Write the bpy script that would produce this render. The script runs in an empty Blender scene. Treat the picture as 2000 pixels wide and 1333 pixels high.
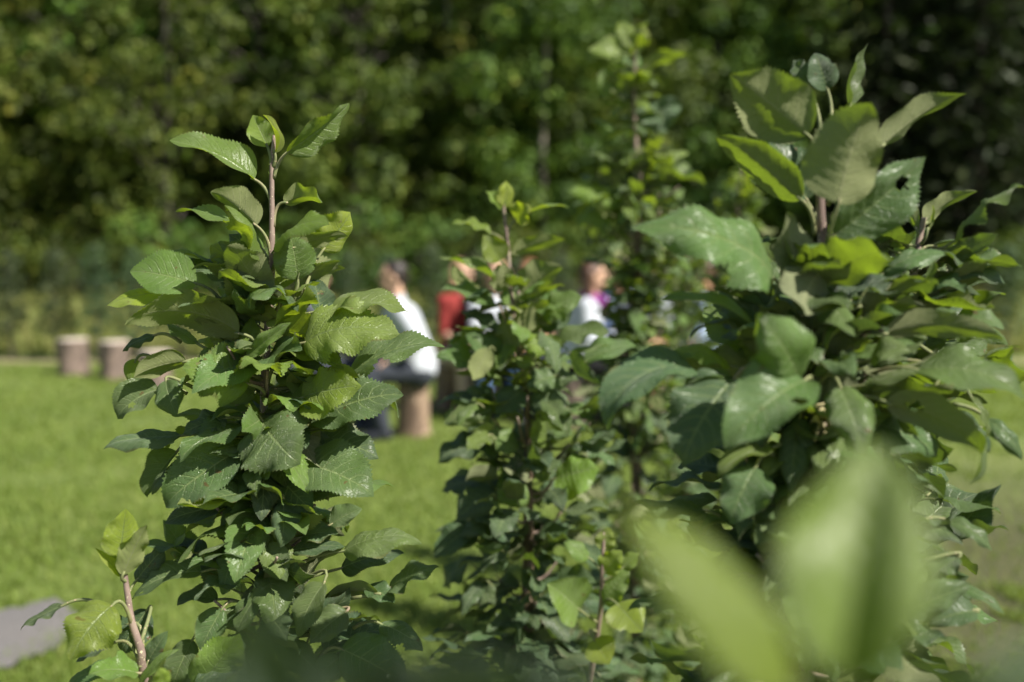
import bpy, math, random
import numpy as np
from mathutils import Vector, Matrix

R = math.radians
scn = bpy.context.scene
COL = scn.collection

# ------------------------------------------------------------------ camera
F = 35.0 / 36.0 * 2000.0            # focal length in pixels of the 2000 px wide photograph
CAM_H = 1.40
PITCH = math.atan(166.5 / F)
cam_d = bpy.data.cameras.new("camera"); cam = bpy.data.objects.new("camera", cam_d); COL.objects.link(cam)
cam.location = (0, 0, CAM_H); cam.rotation_euler = (math.pi / 2 - PITCH, 0, 0)
cam_d.lens = 35; cam_d.sensor_width = 36; cam_d.clip_start = 0.02; cam_d.clip_end = 500
cam_d.dof.use_dof = True; cam_d.dof.focus_distance = 1.0; cam_d.dof.aperture_fstop = 2.7
scn.camera = cam
CAM_ROT = np.array(cam.rotation_euler.to_matrix())
CAM_POS = np.array([0, 0, CAM_H])

# ------------------------------------------------------------------ world, sun, exposure
SUN_TO = Vector((0.60, -0.36, 0.72)).normalized()       # direction towards the sun
elev = math.asin(SUN_TO.z)
w = bpy.data.worlds.new("World"); scn.world = w; w.use_nodes = True
nt = w.node_tree; bg = nt.nodes["Background"]
sky = nt.nodes.new("ShaderNodeTexSky"); sky.sky_type = 'NISHITA'; sky.sun_disc = False
sky.sun_elevation = elev; sky.sun_rotation = math.atan2(SUN_TO.x, SUN_TO.y)
nt.links.new(sky.outputs[0], bg.inputs[0]); bg.inputs[1].default_value = 0.054
sd = bpy.data.lights.new("sun", 'SUN'); sd.energy = 5.0; sd.angle = R(0.5); sd.color = (1.0, 0.94, 0.84)
sun = bpy.data.objects.new("sun", sd); COL.objects.link(sun)
sun.rotation_euler = SUN_TO.to_track_quat('Z', 'Y').to_euler(); sun.location = (3, -6, 9)
scn.view_settings.view_transform = 'Standard'; scn.view_settings.look = 'None'
scn.view_settings.exposure = 0.85; scn.view_settings.gamma = 1.0
scn.cycles.max_bounces = 7; scn.cycles.transparent_max_bounces = 6
scn.cycles.sample_clamp_indirect = 4.0

# ------------------------------------------------------------------ helpers
def P(px, py, d):
    """point seen at photograph pixel (px, py) at depth d metres"""
    c = np.array([(px - 1000.0) / F * d, -(py - 666.5) / F * d, -d])
    return CAM_POS + CAM_ROT @ c

def terrain_z(x, y):
    y = np.asarray(y, float)
    t = np.clip((y - 14.0) / 20.0, 0, None)
    z = 0.7 * np.clip(t, 0, 1) ** 2 + np.clip(y - 34.0, 0, None) * 0.42
    return z

def G(px, py):
    """ground point under pixel (flat lawn)"""
    r = CAM_ROT @ np.array([(px - 1000.0) / F, -(py - 666.5) / F, -1.0])
    return CAM_POS + r * (-CAM_H / r[2])

def link(o, parent=None):
    COL.objects.link(o)
    if parent is not None: o.parent = parent
    return o

def mesh_obj(name, V, Fc, mats, parent=None, uv=None, tint=None, mi=None, smooth=True):
    me = bpy.data.meshes.new(name)
    me.from_pydata([tuple(v) for v in V], [], Fc)
    for m in (mats if isinstance(mats, (list, tuple)) else [mats]): me.materials.append(m)
    n = len(me.loops)
    if uv is not None:
        idx = np.empty(n, dtype=np.int32); me.loops.foreach_get("vertex_index", idx)
        l = me.uv_layers.new(name="UVMap"); l.data.foreach_set("uv", np.asarray(uv, dtype=np.float32)[idx].ravel())
    if tint is not None:
        a = me.color_attributes.new("tint", 'FLOAT_COLOR', 'POINT')
        t = np.ones((len(V), 4), dtype=np.float32); t[:, :3] = tint
        a.data.foreach_set("color", t.ravel())
    if mi is not None: me.polygons.foreach_set("material_index", np.asarray(mi, dtype=np.int32))
    if smooth: me.polygons.foreach_set("use_smooth", np.ones(len(me.polygons), dtype=bool))
    me.update()
    return link(bpy.data.objects.new(name, me), parent)

def tag(o, label=None, cat=None, group=None, kind=None):
    if label: o["label"] = label
    if cat: o["category"] = cat
    if group: o["group"] = group
    if kind: o["kind"] = kind
    return o

def empty(name, loc, label, cat, group=None, rz=0.0):
    o = bpy.data.objects.new(name, None); o.empty_display_size = 0.1
    o.location = tuple(loc); o.rotation_euler = (0, 0, rz); link(o)
    return tag(o, label, cat, group)

def keep_world(o, root):
    """child built in world coordinates under a root that is moved / turned"""
    o.matrix_parent_inverse = Matrix.LocRotScale(root.location, root.rotation_euler, None).inverted()

def unit(v):
    v = np.asarray(v, float); return v / (np.linalg.norm(v) + 1e-12)

class Bag:
    """collects geometry for one mesh"""
    def __init__(s): s.V = []; s.F = []; s.uv = []; s.t = []; s.mi = []; s.n = 0
    def add(s, V, Fc, uv=None, tint=(0.5, 0.5, 0.5), mi=0):
        V = np.asarray(V, float); k = len(V)
        s.V.append(V); s.F += [tuple(i + s.n for i in f) for f in Fc]
        s.uv.append(np.zeros((k, 2)) if uv is None else uv)
        s.t.append(np.tile(np.asarray(tint, float), (k, 1))); s.mi += [mi] * len(Fc); s.n += k
    def build(s, name, mats, parent=None, smooth=True):
        return mesh_obj(name, np.concatenate(s.V), s.F, mats, parent, np.concatenate(s.uv), np.concatenate(s.t), s.mi, smooth)

def tube(pts, radii, sides=8, wob=0.0, rng=None, cap=True):
    pts = np.asarray(pts, float); n = len(pts); radii = np.broadcast_to(radii, (n,))
    V = []; Fc = []; uv = []
    ref = np.array([0.0, 1.0, 0.0]); u = None; L = 0
    for i in range(n):
        t = unit(pts[min(i + 1, n - 1)] - pts[max(i - 1, 0)])
        if u is None:
            u = unit(np.cross(t, ref if abs(t[1]) < .9 else np.array([1.0, 0, 0])))
        u = unit(u - t * np.dot(u, t)); v = np.cross(t, u)
        if i: L += np.linalg.norm(pts[i] - pts[i - 1])
        for k in range(sides):
            a = 2 * math.pi * k / sides
            r = radii[i] * (1 + (wob * (rng.random() - .5) * 2 if wob else 0))
            V.append(pts[i] + (u * math.cos(a) + v * math.sin(a)) * r); uv.append((k / sides, L))
    for i in range(n - 1):
        for k in range(sides):
            a = i * sides + k; b = i * sides + (k + 1) % sides
            Fc.append((a, b, b + sides, a + sides))
    if cap:
        Fc.append(tuple(range(sides))[::-1]); Fc.append(tuple((n - 1) * sides + k for k in range(sides)))
    return np.array(V), Fc, np.array(uv)

def smooth_path(pts, sub=5):
    """Catmull-Rom through the points"""
    p = [np.asarray(q, float) for q in pts]
    if len(p) < 3: return np.array([p[0] + (p[-1] - p[0]) * k / sub for k in range(sub + 1)])
    p = [2 * p[0] - p[1]] + p + [2 * p[-1] - p[-2]]
    out = []
    for i in range(1, len(p) - 2):
        for k in range(sub):
            t = k / sub; a, b, c, d = p[i - 1:i + 3]
            out.append(.5 * ((2 * b) + (c - a) * t + (2 * a - 5 * b + 4 * c - d) * t * t + (3 * b - a - 3 * c + d) * t ** 3))
    out.append(p[-2]); return np.array(out)

# ------------------------------------------------------------------ materials
class NT:
    def __init__(s, name):
        s.m = bpy.data.materials.new(name); s.m.use_nodes = True; s.t = s.m.node_tree
        s.out = s.t.nodes["Material Output"]; s.b = s.t.nodes["Principled BSDF"]
    def n(s, kind, **kw):
        o = s.t.nodes.new("ShaderNode" + kind)
        for k, v in kw.items(): setattr(o, k, v)
        return o
    def l(s, a, b): s.t.links.new(a, b)
    def math(s, op, a, b=None, c=None, clamp=False):
        o = s.n("Math", operation=op, use_clamp=clamp)
        for i, x in enumerate((a, b, c)):
            if x is None: continue
            if isinstance(x, (int, float)): o.inputs[i].default_value = x
            else: s.l(x, o.inputs[i])
        return o.outputs[0]
    def mix(s, f, a, b):
        o = s.n("Mix", data_type='RGBA')
        for i, x in ((0, f), (6, a), (7, b)):
            if isinstance(x, (int, float)): o.inputs[i].default_value = x
            elif isinstance(x, (tuple, list)): o.inputs[i].default_value = (*x, 1)
            else: s.l(x, o.inputs[i])
        return o.outputs[2]
    def ramp(s, f, stops):
        o = s.n("ValToRGB"); e = o.color_ramp.elements
        e[0].position, e[0].color = stops[0][0], (*stops[0][1], 1)
        e[1].position, e[1].color = stops[-1][0], (*stops[-1][1], 1)
        for p, c in stops[1:-1]:
            q = e.new(p); q.color = (*c, 1)
        s.l(f, o.inputs[0]); return o.outputs[0]
    def noise(s, scale, detail=3, vec=None, rough=.55):
        o = s.n("TexNoise"); o.inputs["Scale"].default_value = scale; o.inputs["Detail"].default_value = detail
        o.inputs["Roughness"].default_value = rough
        if vec is not None: s.l(vec, o.inputs["Vector"])
        return o.outputs[0]
    def bump(s, h, strength=.3, dist=.01):
        o = s.n("Bump"); o.inputs["Strength"].default_value = strength; o.inputs["Distance"].default_value = dist
        s.l(h, o.inputs["Height"]); return o.outputs[0]

def leaf_material():
    s = NT("apple_leaf")
    uvn = s.n("UVMap"); sx = s.n("SeparateXYZ"); s.l(uvn.outputs[0], sx.inputs[0])
    u, v = sx.outputs[0], sx.outputs[1]
    av = s.math('ABSOLUTE', s.math('MULTIPLY_ADD', v, 2.0, -1.0))
    tin = s.n("Attribute", attribute_name="tint"); tc = s.n("SeparateColor"); s.l(tin.outputs["Color"], tc.inputs[0])
    age, rnd, hue = tc.outputs[0], tc.outputs[1], tc.outputs[2]
    # veins: midrib and forward-swept laterals
    geo = s.n("NewGeometry")
    pn = s.noise(60, 3, geo.outputs["Position"])
    t = s.math('SUBTRACT', u, s.math('MULTIPLY', s.math('POWER', av, 1.25), .24))
    t = s.math('ADD', t, s.math('MULTIPLY', s.math('SUBTRACT', pn, .5), .07))
    fr = s.math('ABSOLUTE', s.math('SUBTRACT', s.math('FRACT', s.math('MULTIPLY', t, 8.5)), .5))
    lat = s.math('SUBTRACT', 1.0, s.math('DIVIDE', fr, .10), clamp=True)
    lat = s.math('MULTIPLY', lat, s.math('SUBTRACT', 1.05, av, clamp=True))
    mid = s.math('SUBTRACT', 1.0, s.math('DIVIDE', av, .055), clamp=True)
    vein = s.math('MAXIMUM', s.math('MULTIPLY', lat, .8), mid)
    cmb = s.n("CombineXYZ"); s.l(s.math('MULTIPLY', t, 1.0), cmb.inputs[0]); s.l(av, cmb.inputs[1]); s.l(rnd, cmb.inputs[2])
    vo = s.n("TexVoronoi", feature='DISTANCE_TO_EDGE'); vo.inputs["Scale"].default_value = 24; s.l(cmb.outputs[0], vo.inputs["Vector"])
    ret = s.math('SUBTRACT', 1.0, s.math('DIVIDE', vo.outputs[0], .10), clamp=True)
    blot = s.noise(28, 4, geo.outputs["Position"]); blot2 = s.noise(350, 2, geo.outputs["Position"])
    # upper side
    top = s.ramp(age, [(0, (.290, .370, .030)), (.3, (.170, .275, .036)), (.65, (.105, .180, .044)), (1, (.040, .085, .040))])
    hsv = s.n("HueSaturation"); s.l(top, hsv.inputs["Color"])
    s.l(s.math('MULTIPLY_ADD', hue, .05, .475), hsv.inputs["Hue"])
    s.l(s.math('MULTIPLY_ADD', rnd, .5, .75), hsv.inputs["Value"])
    s.l(s.math('MULTIPLY_ADD', blot, -.5, 1.2), hsv.inputs["Saturation"])
    topc = s.mix(s.math('MULTIPLY', blot2, .40), hsv.outputs[0], (.17, .21, .115))
    topc = s.mix(s.math('MULTIPLY', vein, .8), topc, (.29, .37, .15))
    topc = s.mix(s.math('MULTIPLY', ret, .22), topc, (.16, .22, .08))
    # brown flecks and scorched margins with a shape of their own
    sp = s.noise(95, 2, geo.outputs["Position"])
    spot = s.math('MULTIPLY', s.math('GREATER_THAN', sp, .725), .8)
    topc = s.mix(spot, topc, (.13, .075, .03))
    edge = s.math('MULTIPLY', s.math('GREATER_THAN', s.math('MULTIPLY', av, s.math('ADD', blot, .42)), .97), .55)
    topc = s.mix(edge, topc, (.16, .15, .05))
    # downy underside
    under = s.ramp(age, [(0, (.285, .340, .110)), (.5, (.225, .255, .105)), (1, (.175, .205, .105))])
    under = s.mix(s.math('MULTIPLY', blot2, .35), under, (.30, .30, .17))
    under = s.mix(s.math('MULTIPLY', vein, .8), under, (.36, .38, .20))
    col = s.mix(geo.outputs["Backfacing"], topc, under)
    s.l(col, s.b.inputs["Base Color"])
    rg = s.math('MULTIPLY_ADD', blot, .30, .24)
    rough = s.math('ADD', rg, s.math('MULTIPLY', geo.outputs["Backfacing"], .5), clamp=True)
    s.l(rough, s.b.inputs["Roughness"])
    s.b.inputs["Specular IOR Level"].default_value = .5
    h = s.math('ADD', s.math('MULTIPLY', vein, -.65), s.math('MULTIPLY', ret, -.45))
    h = s.math('ADD', h, s.math('MULTIPLY', blot, .8))
    h = s.math('ADD', h, s.math('MULTIPLY', blot2, .14))
    bmp = s.bump(h, .62, .0020); s.l(bmp, s.b.inputs["Normal"])
    tr = s.n("BsdfTranslucent")
    trc = s.ramp(age, [(0, (.50, .64, .02)), (.5, (.30, .44, .02)), (1, (.10, .18, .02))])
    trc = s.mix(s.math('MULTIPLY', vein, .5), trc, (.12, .16, .03))
    s.l(trc, tr.inputs[0]); s.l(bmp, tr.inputs["Normal"])
    mx = s.n("MixShader"); s.l(s.math('MULTIPLY_ADD', age, -.26, .52), mx.inputs[0])
    s.l(s.b.outputs[0], mx.inputs[1]); s.l(tr.outputs[0], mx.inputs[2]); s.l(mx.outputs[0], s.out.inputs[0])
    return s.m

def far_leaf_material(name, stops, trans=.3, tcol=(.25, .38, .03)):
    s = NT(name)
    tin = s.n("Attribute", attribute_name="tint"); tc = s.n("SeparateColor"); s.l(tin.outputs["Color"], tc.inputs[0])
    oi = s.n("ObjectInfo")
    c = s.ramp(tc.outputs[0], stops)
    hs = s.n("HueSaturation"); s.l(c, hs.inputs["Color"])
    s.l(s.math('MULTIPLY_ADD', oi.outputs["Random"], .05, .475), hs.inputs["Hue"])
    s.l(s.math('MULTIPLY_ADD', tc.outputs[1], .5, .75), hs.inputs["Value"])
    vr = s.n("HueSaturation"); s.l(hs.outputs[0], vr.inputs["Color"]); s.l(s.math('MULTIPLY_ADD', oi.outputs["Random"], .55, .75), vr.inputs["Value"])
    s.l(vr.outputs[0], s.b.inputs["Base Color"]); s.b.inputs["Roughness"].default_value = .6; s.b.inputs["Specular IOR Level"].default_value = .3
    tr = s.n("BsdfTranslucent"); tr.inputs[0].default_value = (*tcol, 1)
    mx = s.n("MixShader"); mx.inputs[0].default_value = trans
    s.l(s.b.outputs[0], mx.inputs[1]); s.l(tr.outputs[0], mx.inputs[2]); s.l(mx.outputs[0], s.out.inputs[0])
    return s.m

def bark_material(name, a, b, c, scale=60, bump=.5, dist=.002):
    s = NT(name); g = s.n("NewGeometry")
    mp = s.n("Mapping"); mp.inputs["Scale"].default_value = (1, 1, .35); s.l(g.outputs["Position"], mp.inputs[0])
    f = s.noise(scale, 5, mp.outputs[0]); k = s.noise(scale * 5, 2, g.outputs["Position"])
    col = s.ramp(f, [(.3, a), (.55, b), (.75, c)])
    col = s.mix(s.math('GREATER_THAN', k, .66), col, tuple(min(1, x * 1.9 + .03) for x in c))
    s.l(col, s.b.inputs["Base Color"]); s.b.inputs["Roughness"].default_value = .75
    s.l(s.bump(f, bump, dist), s.b.inputs["Normal"])
    return s.m

def plain(name, col, rough=.8, var=.25, scale=40, bump=.2):
    s = NT(name); g = s.n("TexCoord")
    f = s.noise(scale, 4, g.outputs["Object"])
    c = s.mix(f, tuple(x * (1 - var) for x in col), tuple(min(1, x * (1 + var)) for x in col))
    s.l(c, s.b.inputs["Base Color"]); s.b.inputs["Roughness"].default_value = rough
    s.l(s.bump(f, bump, .004), s.b.inputs["Normal"])
    return s.m

M_LEAF = leaf_material()
M_STEM = bark_material("young_stem", (.13, .085, .075), (.25, .185, .15), (.30, .27, .17), 90, .4, .001)
M_PET = bark_material("petiole", (.13, .16, .06), (.19, .21, .085), (.24, .18, .12), 80, .2, .0005)
M_TRUNK = bark_material("apple_bark", (.045, .032, .022), (.11, .075, .045), (.20, .15, .09), 110, .7, .002)
M_DRY = plain("dried_blossom", (.50, .44, .24), .9)

# ------------------------------------------------------------------ apple leaf geometry
def leaf_geo(base, tip, nrm, wr=.55, fold=20, curl=20, tipcurl=0, wave=.05, roll=(0, 0), serr=.06, nu=36, nh=5, seed=0, twist=0, quilt=.02):
    rg = np.random.default_rng(seed)
    base = np.asarray(base, float); tip = np.asarray(tip, float)
    L = np.linalg.norm(tip - base); a = (tip - base) / L
    n = unit(nrm - a * np.dot(nrm, a)); s = np.cross(a, n)
    t = np.linspace(0, 1, nu + 1)
    th = R(curl) * (.5 - t) - R(tipcurl) * np.clip((t - .62) / .38, 0, 1) ** 2
    dt = 1.0 / nu
    cx = np.concatenate([[0], np.cumsum(np.cos(.5 * (th[1:] + th[:-1]))) * dt])
    cz = np.concatenate([[0], np.cumsum(np.sin(.5 * (th[1:] + th[:-1]))) * dt])
    ang = math.atan2(cz[-1], cx[-1]); sc = 1 / math.hypot(cx[-1], cz[-1])
    cx, cz = (cx * math.cos(ang) + cz * math.sin(ang)) * sc, (-cx * math.sin(ang) + cz * math.cos(ang)) * sc
    th = th - ang
    prof = t ** .58 * (1 - t) ** 1.0; prof = prof / prof.max()
    prof[0] = 0.03; prof[-1] = .0
    hw = .5 * wr * prof * sc
    ph = rg.uniform(0, 6.28, 4); kk = rg.uniform(1.3, 2.8, 2)
    vs = np.linspace(-1, 1, 2 * nh + 1)
    V = np.zeros((nu + 1, 2 * nh + 1, 3)); UV = np.zeros((nu + 1, 2 * nh + 1, 2))
    for j, v in enumerate(vs):
        side = 0 if v < 0 else 1; av = abs(v)
        h = hw.copy(); dx = np.zeros(nu + 1)
        if av > .99 and serr > 0:
            tooth = np.where(np.arange(nu + 1) % 2 == 0, 1.0, -.35) * (.6 + .8 * rg.random(nu + 1))
            tooth[0] = tooth[-1] = 0
            h = h + serr * wr * .5 * tooth * np.minimum(1, prof * 1.6); dx = serr * .35 * np.maximum(tooth, 0) * prof
        # slight irregularity of the outline
        h = h * (1 + .05 * np.sin(5.1 * t + ph[2 + side]) * av)
        fo = R(fold) * (1 - .35 * t)
        r = roll[side]
        y = v * h * np.cos(fo) * (1 - .35 * abs(r) * av ** 2)
        z = av * h * np.sin(fo) - r * h * av ** 2.4
        z = z + wave * wr * av ** 1.8 * np.sin(2 * np.pi * kk[side] * t + ph[side]) * np.sin(np.pi * np.clip(t, 0, 1)) ** .5
        z = z + quilt * h * np.sin(2 * np.pi * 8.5 * (t - .24 * av ** 1.25)) * np.sin(np.pi * min(av, 1)) * 1.2
        tw = R(twist) * (t - .3)
        y, z = y * np.cos(tw) - z * np.sin(tw), y * np.sin(tw) + z * np.cos(tw)
        X = cx + dx - z * np.sin(th); Z = cz + z * np.cos(th)
        V[:, j] = base + L * (X[:, None] * a + y[:, None] * s + Z[:, None] * n)
        UV[:, j, 0] = t; UV[:, j, 1] = .5 + .5 * v
    m = 2 * nh + 1; Fc = []
    for i in range(nu):
        for j in range(2 * nh):
            k = i * m + j
            Fc.append((k, k + m, k + m + 1, k + 1) if False else (k, k + 1, k + m + 1, k + m))
    return V.reshape(-1, 3), Fc, UV.reshape(-1, 2)

# make sure face normals agree with nrm
_V, _F, _ = leaf_geo((0, 0, 0), (1, 0, 0), np.array([0, 0, 1.0]), fold=0, curl=0, wave=0, quilt=0, serr=0)
_p = _V[list(_F[len(_F) // 2])]; FLIP = np.cross(_p[1] - _p[0], _p[2] - _p[0])[2] < 0

def put_leaf(bag, base, tip, nrm, age, rng, attach=None, pr=.0011, hero=True, mi0=0, mi1=1, **kw):
    nu, nh = (56, 5) if hero else (16, 3)
    V, Fc, uv = leaf_geo(base, tip, nrm, nu=nu, nh=nh, seed=int(rng.integers(1 << 30)), **kw)
    if FLIP: Fc = [f[::-1] for f in Fc]
    q = rng.random()
    if hero and q < .22:                      # insect holes and bitten margins
        m = 2 * nh
        for _ in range(1 + int(rng.random() * 2.5)):
            ci, cj, rr = rng.uniform(.15, .85) * nu, (rng.uniform(1, m - 1) if q < .12 else rng.choice([0, m - 1])), rng.uniform(.7, 1.7)
            Fc = [f for k, f in enumerate(Fc) if abs(k // m - ci) / 3.0 + abs(k % m - cj) > rr] if True else Fc
            if len(Fc) != nu * m: break
    bag.add(V, Fc, uv, (age, rng.random(), rng.random()), mi0)
    if attach is not None:
        base = np.asarray(base); attach = np.asarray(attach); d = unit(np.asarray(tip) - base)
        L = np.linalg.norm(base - attach)
        c = base - d * L * .45
        ts = np.linspace(0, 1, 8)[:, None]
        pts = (1 - ts) ** 2 * attach + 2 * ts * (1 - ts) * c + ts ** 2 * base
        pts = np.vstack([pts, base + d * .004])
        tv, tf, tu = tube(pts, np.linspace(pr * 1.35, pr * .85, len(pts)), 6)
        bag.add(tv, tf, tu, (.5, .5, .5), mi1)

def frame_normal(base, tip, roll):
    """normal of a blade: roll 0 = upper side faces the photographer, + tilts it up (sideways leaves) or right (upright ones)"""
    a = unit(tip - base); mid = (base + tip) / 2
    n0 = CAM_POS - mid; n0 = unit(n0 - a * np.dot(n0, a)); s = np.cross(a, n0)
    al = CAM_ROT.T @ a
    if abs(al[0]) > .35 * math.hypot(al[0], al[1]): s = s * (1 if s[2] > 0 else -1)
    else:
        sl = CAM_ROT.T @ s; s = s * (1 if sl[0] > 0 else -1)
    r = R(roll); return n0 * math.cos(r) + s * math.sin(r)

CROPS = {'A': (180, 180, 2.777), 'B': (180, 560, 2.777), 'C': (0, 980, 2.222), 'D': (1150, 60, 2.3388), 'E': (1150, 500, 2.3388),
         'F': (1150, 800, 2.353), 'G': (820, 330, 2.666), 'I': (0, 0, 1.0)}
def cr(k, x, y):
    o = CROPS[k]; return o[0] + x / o[2], o[1] + y / o[2]

def nearest_on(path, p, back=.03):
    """attachment on a stem, a little below the leaf base"""
    d = np.linalg.norm(path - (p - np.array([0, 0, back])), axis=1)
    return path[int(np.argmin(d))]

def leaf_table(rows, depth, stem, parent, rng, default_age=.6, pr=.0015, name='leaf', wmul=1.0, cmul=1.0):
    """each row: crop, base x y, tip x y, width ratio, roll, fold, curl, age, depth offsets base/tip (cm), extras"""
    for row in rows:
        k, bx, by, tx, ty, wr, roll, fold, curl, age, db, dt = row[:12]; ex = dict(row[12]) if len(row) > 12 else {}
        b = P(*cr(k, bx, by), depth + db * .01); t = P(*cr(k, tx, ty), depth + dt * .01)
        if 95 <= roll <= 135: roll, wr = 142, wr * .84
        else: wr = wr * (1.32 if 30 <= abs(roll) <= 75 else 1.18)
        wr *= wmul; curl *= cmul
        nrm = frame_normal(b, t, roll)
        at = ex.pop('at', None)
        att = nearest_on(stem, b, ex.pop('back', .025)) if at is None else P(*cr(k, *at), depth + ex.pop('da', 0) * .01)
        if np.linalg.norm(att - b) > .09 and at is None: att = b + (att - b) * (.028 / np.linalg.norm(att - b))
        kw = dict(wr=wr, fold=fold * 1.25, curl=curl * 1.25, wave=.04 + .08 * rng.random(), twist=rng.uniform(-18, 18),
                  roll=(rng.uniform(-.2, .7), rng.uniform(-.2, .7)), tipcurl=rng.uniform(0, 45))
        kw.update(ex)
        g = Bag(); put_leaf(g, b, t, nrm, age, rng, att, kw.pop('pr', pr), True, **kw)
        V = np.concatenate(g.V); o0 = V.mean(axis=0)
        o = g.build(name, [M_LEAF, M_PET], parent)
        keep_world(o, parent) if parent.parent is None else None

def stem_path(pts, depth, to_ground=True, sub=6):
    q = [P(x, y, depth + (dd if dd is not None else 0)) for x, y, dd in pts]
    if to_ground:
        e = q[-1]; q += [e + np.array([0, .0, -e[2] * .5]), np.array([e[0], e[1], -.05])]
    return smooth_path(q, sub)

def stem_radii(path, r_top, r_bot, knobs=None):
    z = path[:, 2]; L = np.concatenate([[0], np.cumsum(np.linalg.norm(np.diff(path, axis=0), axis=1))])
    return r_top + (r_bot - r_top) * np.clip(L / .75, 0, 1) ** 1.25

def fill_leaves(bag, stem, zlo, zhi, n, prof, rng, size=(.055, .085), age=(.45, 1.0), hero=False, young_top=None, front=1.0):
    """leaves on short spurs round a stem between two heights; prof(z) = reach of the crown at that height"""
    zs = stem[:, 2]; order = np.argsort(zs)
    for i in range(n):
        z = rng.uniform(zlo, zhi)
        c = np.array([np.interp(z, zs[order], stem[order, k]) for k in range(3)]); c[2] = z
        az = i * 2.399963 + rng.uniform(-.6, .6)
        rr = prof(z); reach = rr * (rng.uniform(.1, 1.0) ** .7)
        out = np.array([math.cos(az), math.sin(az), 0.0])
        if out[1] < 0: reach *= 1 - (1 - front) * abs(out[1])
        L = rng.uniform(*size); droop = rng.uniform(-.75, .45)
        if z > zhi - .06: droop += .5
        d = unit(out + np.array([0, 0, droop]) + rng.normal(0, .18, 3))
        dh = math.hypot(d[0], d[1]) * L
        b = c + out * max(.012, reach - dh) + np.array([0, 0, rng.uniform(-.03, .03)]); tip = b + d * L
        up = np.array([0, 0, 1.0]) + out * rng.uniform(-.1, .9) + rng.normal(0, .35, 3)
        if rng.random() < .12: up = -up
        sp = b - out * rng.uniform(.012, .02) - np.array([0, 0, rng.uniform(.004, .014)])
        a = rng.uniform(*age)
        if young_top is not None and z > young_top: a *= .6
        put_leaf(bag, b, tip, up, a, rng, sp if hero or rng.random() < .7 else None, .001, hero,
                 wr=rng.uniform(.48, .66), fold=rng.uniform(5, 35), curl=rng.uniform(5, 60), wave=.06 + .10 * rng.random(),
                 roll=(rng.uniform(-.2, .7), rng.uniform(-.2, .7)), tipcurl=rng.uniform(0, 45), twist=rng.uniform(-25, 25))

def spurs(bag, stem, zlo, zhi, n, reach, rng, r=.0022):
    zs = stem[:, 2]; order = np.argsort(zs)
    for i in range(n):
        z = rng.uniform(zlo, zhi); c = np.array([np.interp(z, zs[order], stem[order, k]) for k in range(3)]); c[2] = z
        az = rng.uniform(0, 6.28); e = c + np.array([math.cos(az) * reach, math.sin(az) * reach, reach * rng.uniform(.2, .9)]) * rng.uniform(.5, 1)
        m = (c + e) / 2 + np.array([0, 0, -.012])
        tv, tf, tu = tube(smooth_path([c, m, e], 4), np.linspace(r, r * .6, 9), 6); bag.add(tv, tf, tu, mi=0)

def trunk_obj(path, r_top, r_bot, parent, rng, young_from, extra=None):
    """lower trunk in brown bark, upper year's growth in pinkish young bark: one mesh, two materials"""
    rad = stem_radii(path, r_top, r_bot)
    # nodes
    rad = rad * (1 + .10 * np.maximum(0, np.sin(np.arange(len(rad)) * 1.9)) ** 4)
    tv, tf, tu = tube(path, rad, 12, .05, rng)
    zc = [np.mean(tv[list(f)], axis=0)[2] for f in tf]
    g = Bag(); g.add(tv, tf, tu); g.mi = [1 if z > young_from else 0 for z in zc]
    if extra:
        k = len(g.mi); extra(g); g.mi[k:] = [1] * (len(g.mi) - k)
    o = g.build('trunk', [M_TRUNK, M_STEM], parent); keep_world(o, parent); return o

# ------------------------------------------------------------------ setting: ground, path, hill
def ground_material():
    s = NT("lawn"); g = s.n("NewGeometry"); p = g.outputs["Position"]
    a = s.noise(1.1, 4, p); b = s.noise(7, 4, p); c = s.noise(60, 3, p)
    col = s.ramp(a, [(.3, (.095, .138, .030)), (.5, (.150, .196, .040)), (.7, (.205, .240, .056))])
    col = s.mix(s.math('MULTIPLY', b, .6), col, (.085, .145, .022))
    col = s.mix(s.math('MULTIPLY', c, .4), col, (.215, .255, .070))
    # worn, mulched strip along the orchard row on the right
    sx = s.n("SeparateXYZ"); s.l(p, sx.inputs[0])
    d = s.math('SUBTRACT', sx.outputs[0], s.math('MULTIPLY_ADD', sx.outputs[1], .16, .22))
    m = s.math('MULTIPLY', s.math('ADD', d, s.math('MULTIPLY', s.math('SUBTRACT', b, .5), 1.6)), 2.2, clamp=True)
    far = s.math('SUBTRACT', 1.0, s.math('DIVIDE', s.math('SUBTRACT', sx.outputs[1], 5.0), 2.5), clamp=True)
    brown = s.ramp(c, [(.35, (.030, .030, .012)), (.52, (.058, .062, .020)), (.68, (.105, .075, .038))])
    col = s.mix(s.math('MULTIPLY', s.math('MULTIPLY', m, far), .85), col, brown)
    # pale dry hay meadow and bare soil strip beyond the young trees
    mead = s.math('MULTIPLY', s.math('SUBTRACT', sx.outputs[1], 14.2), 1.5, clamp=True)
    col = s.mix(mead, col, s.ramp(b, [(.3, (.11, .15, .03)), (.7, (.20, .21, .055))]))
    st = s.math('SUBTRACT', 1.0, s.math('DIVIDE', s.math('ABSOLUTE', s.math('SUBTRACT', sx.outputs[1], 13.1)), .38), clamp=True)
    col = s.mix(s.math('MULTIPLY', s.math('MULTIPLY', st, 2.5, clamp=True), .8), col, (.30, .235, .15))
    s.l(col, s.b.inputs["Base Color"]); s.b.inputs["Roughness"].default_value = .9
    s.l(s.bump(c, .6, .03), s.b.inputs["Normal"])
    return s.m
xs = np.concatenate([np.linspace(-120, -14, 16), np.linspace(-13, 13, 60), np.linspace(14, 120, 16)])
ys = np.concatenate([np.linspace(-30, 0, 8), np.linspace(.5, 40, 100), np.linspace(42, 130, 30)])
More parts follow.
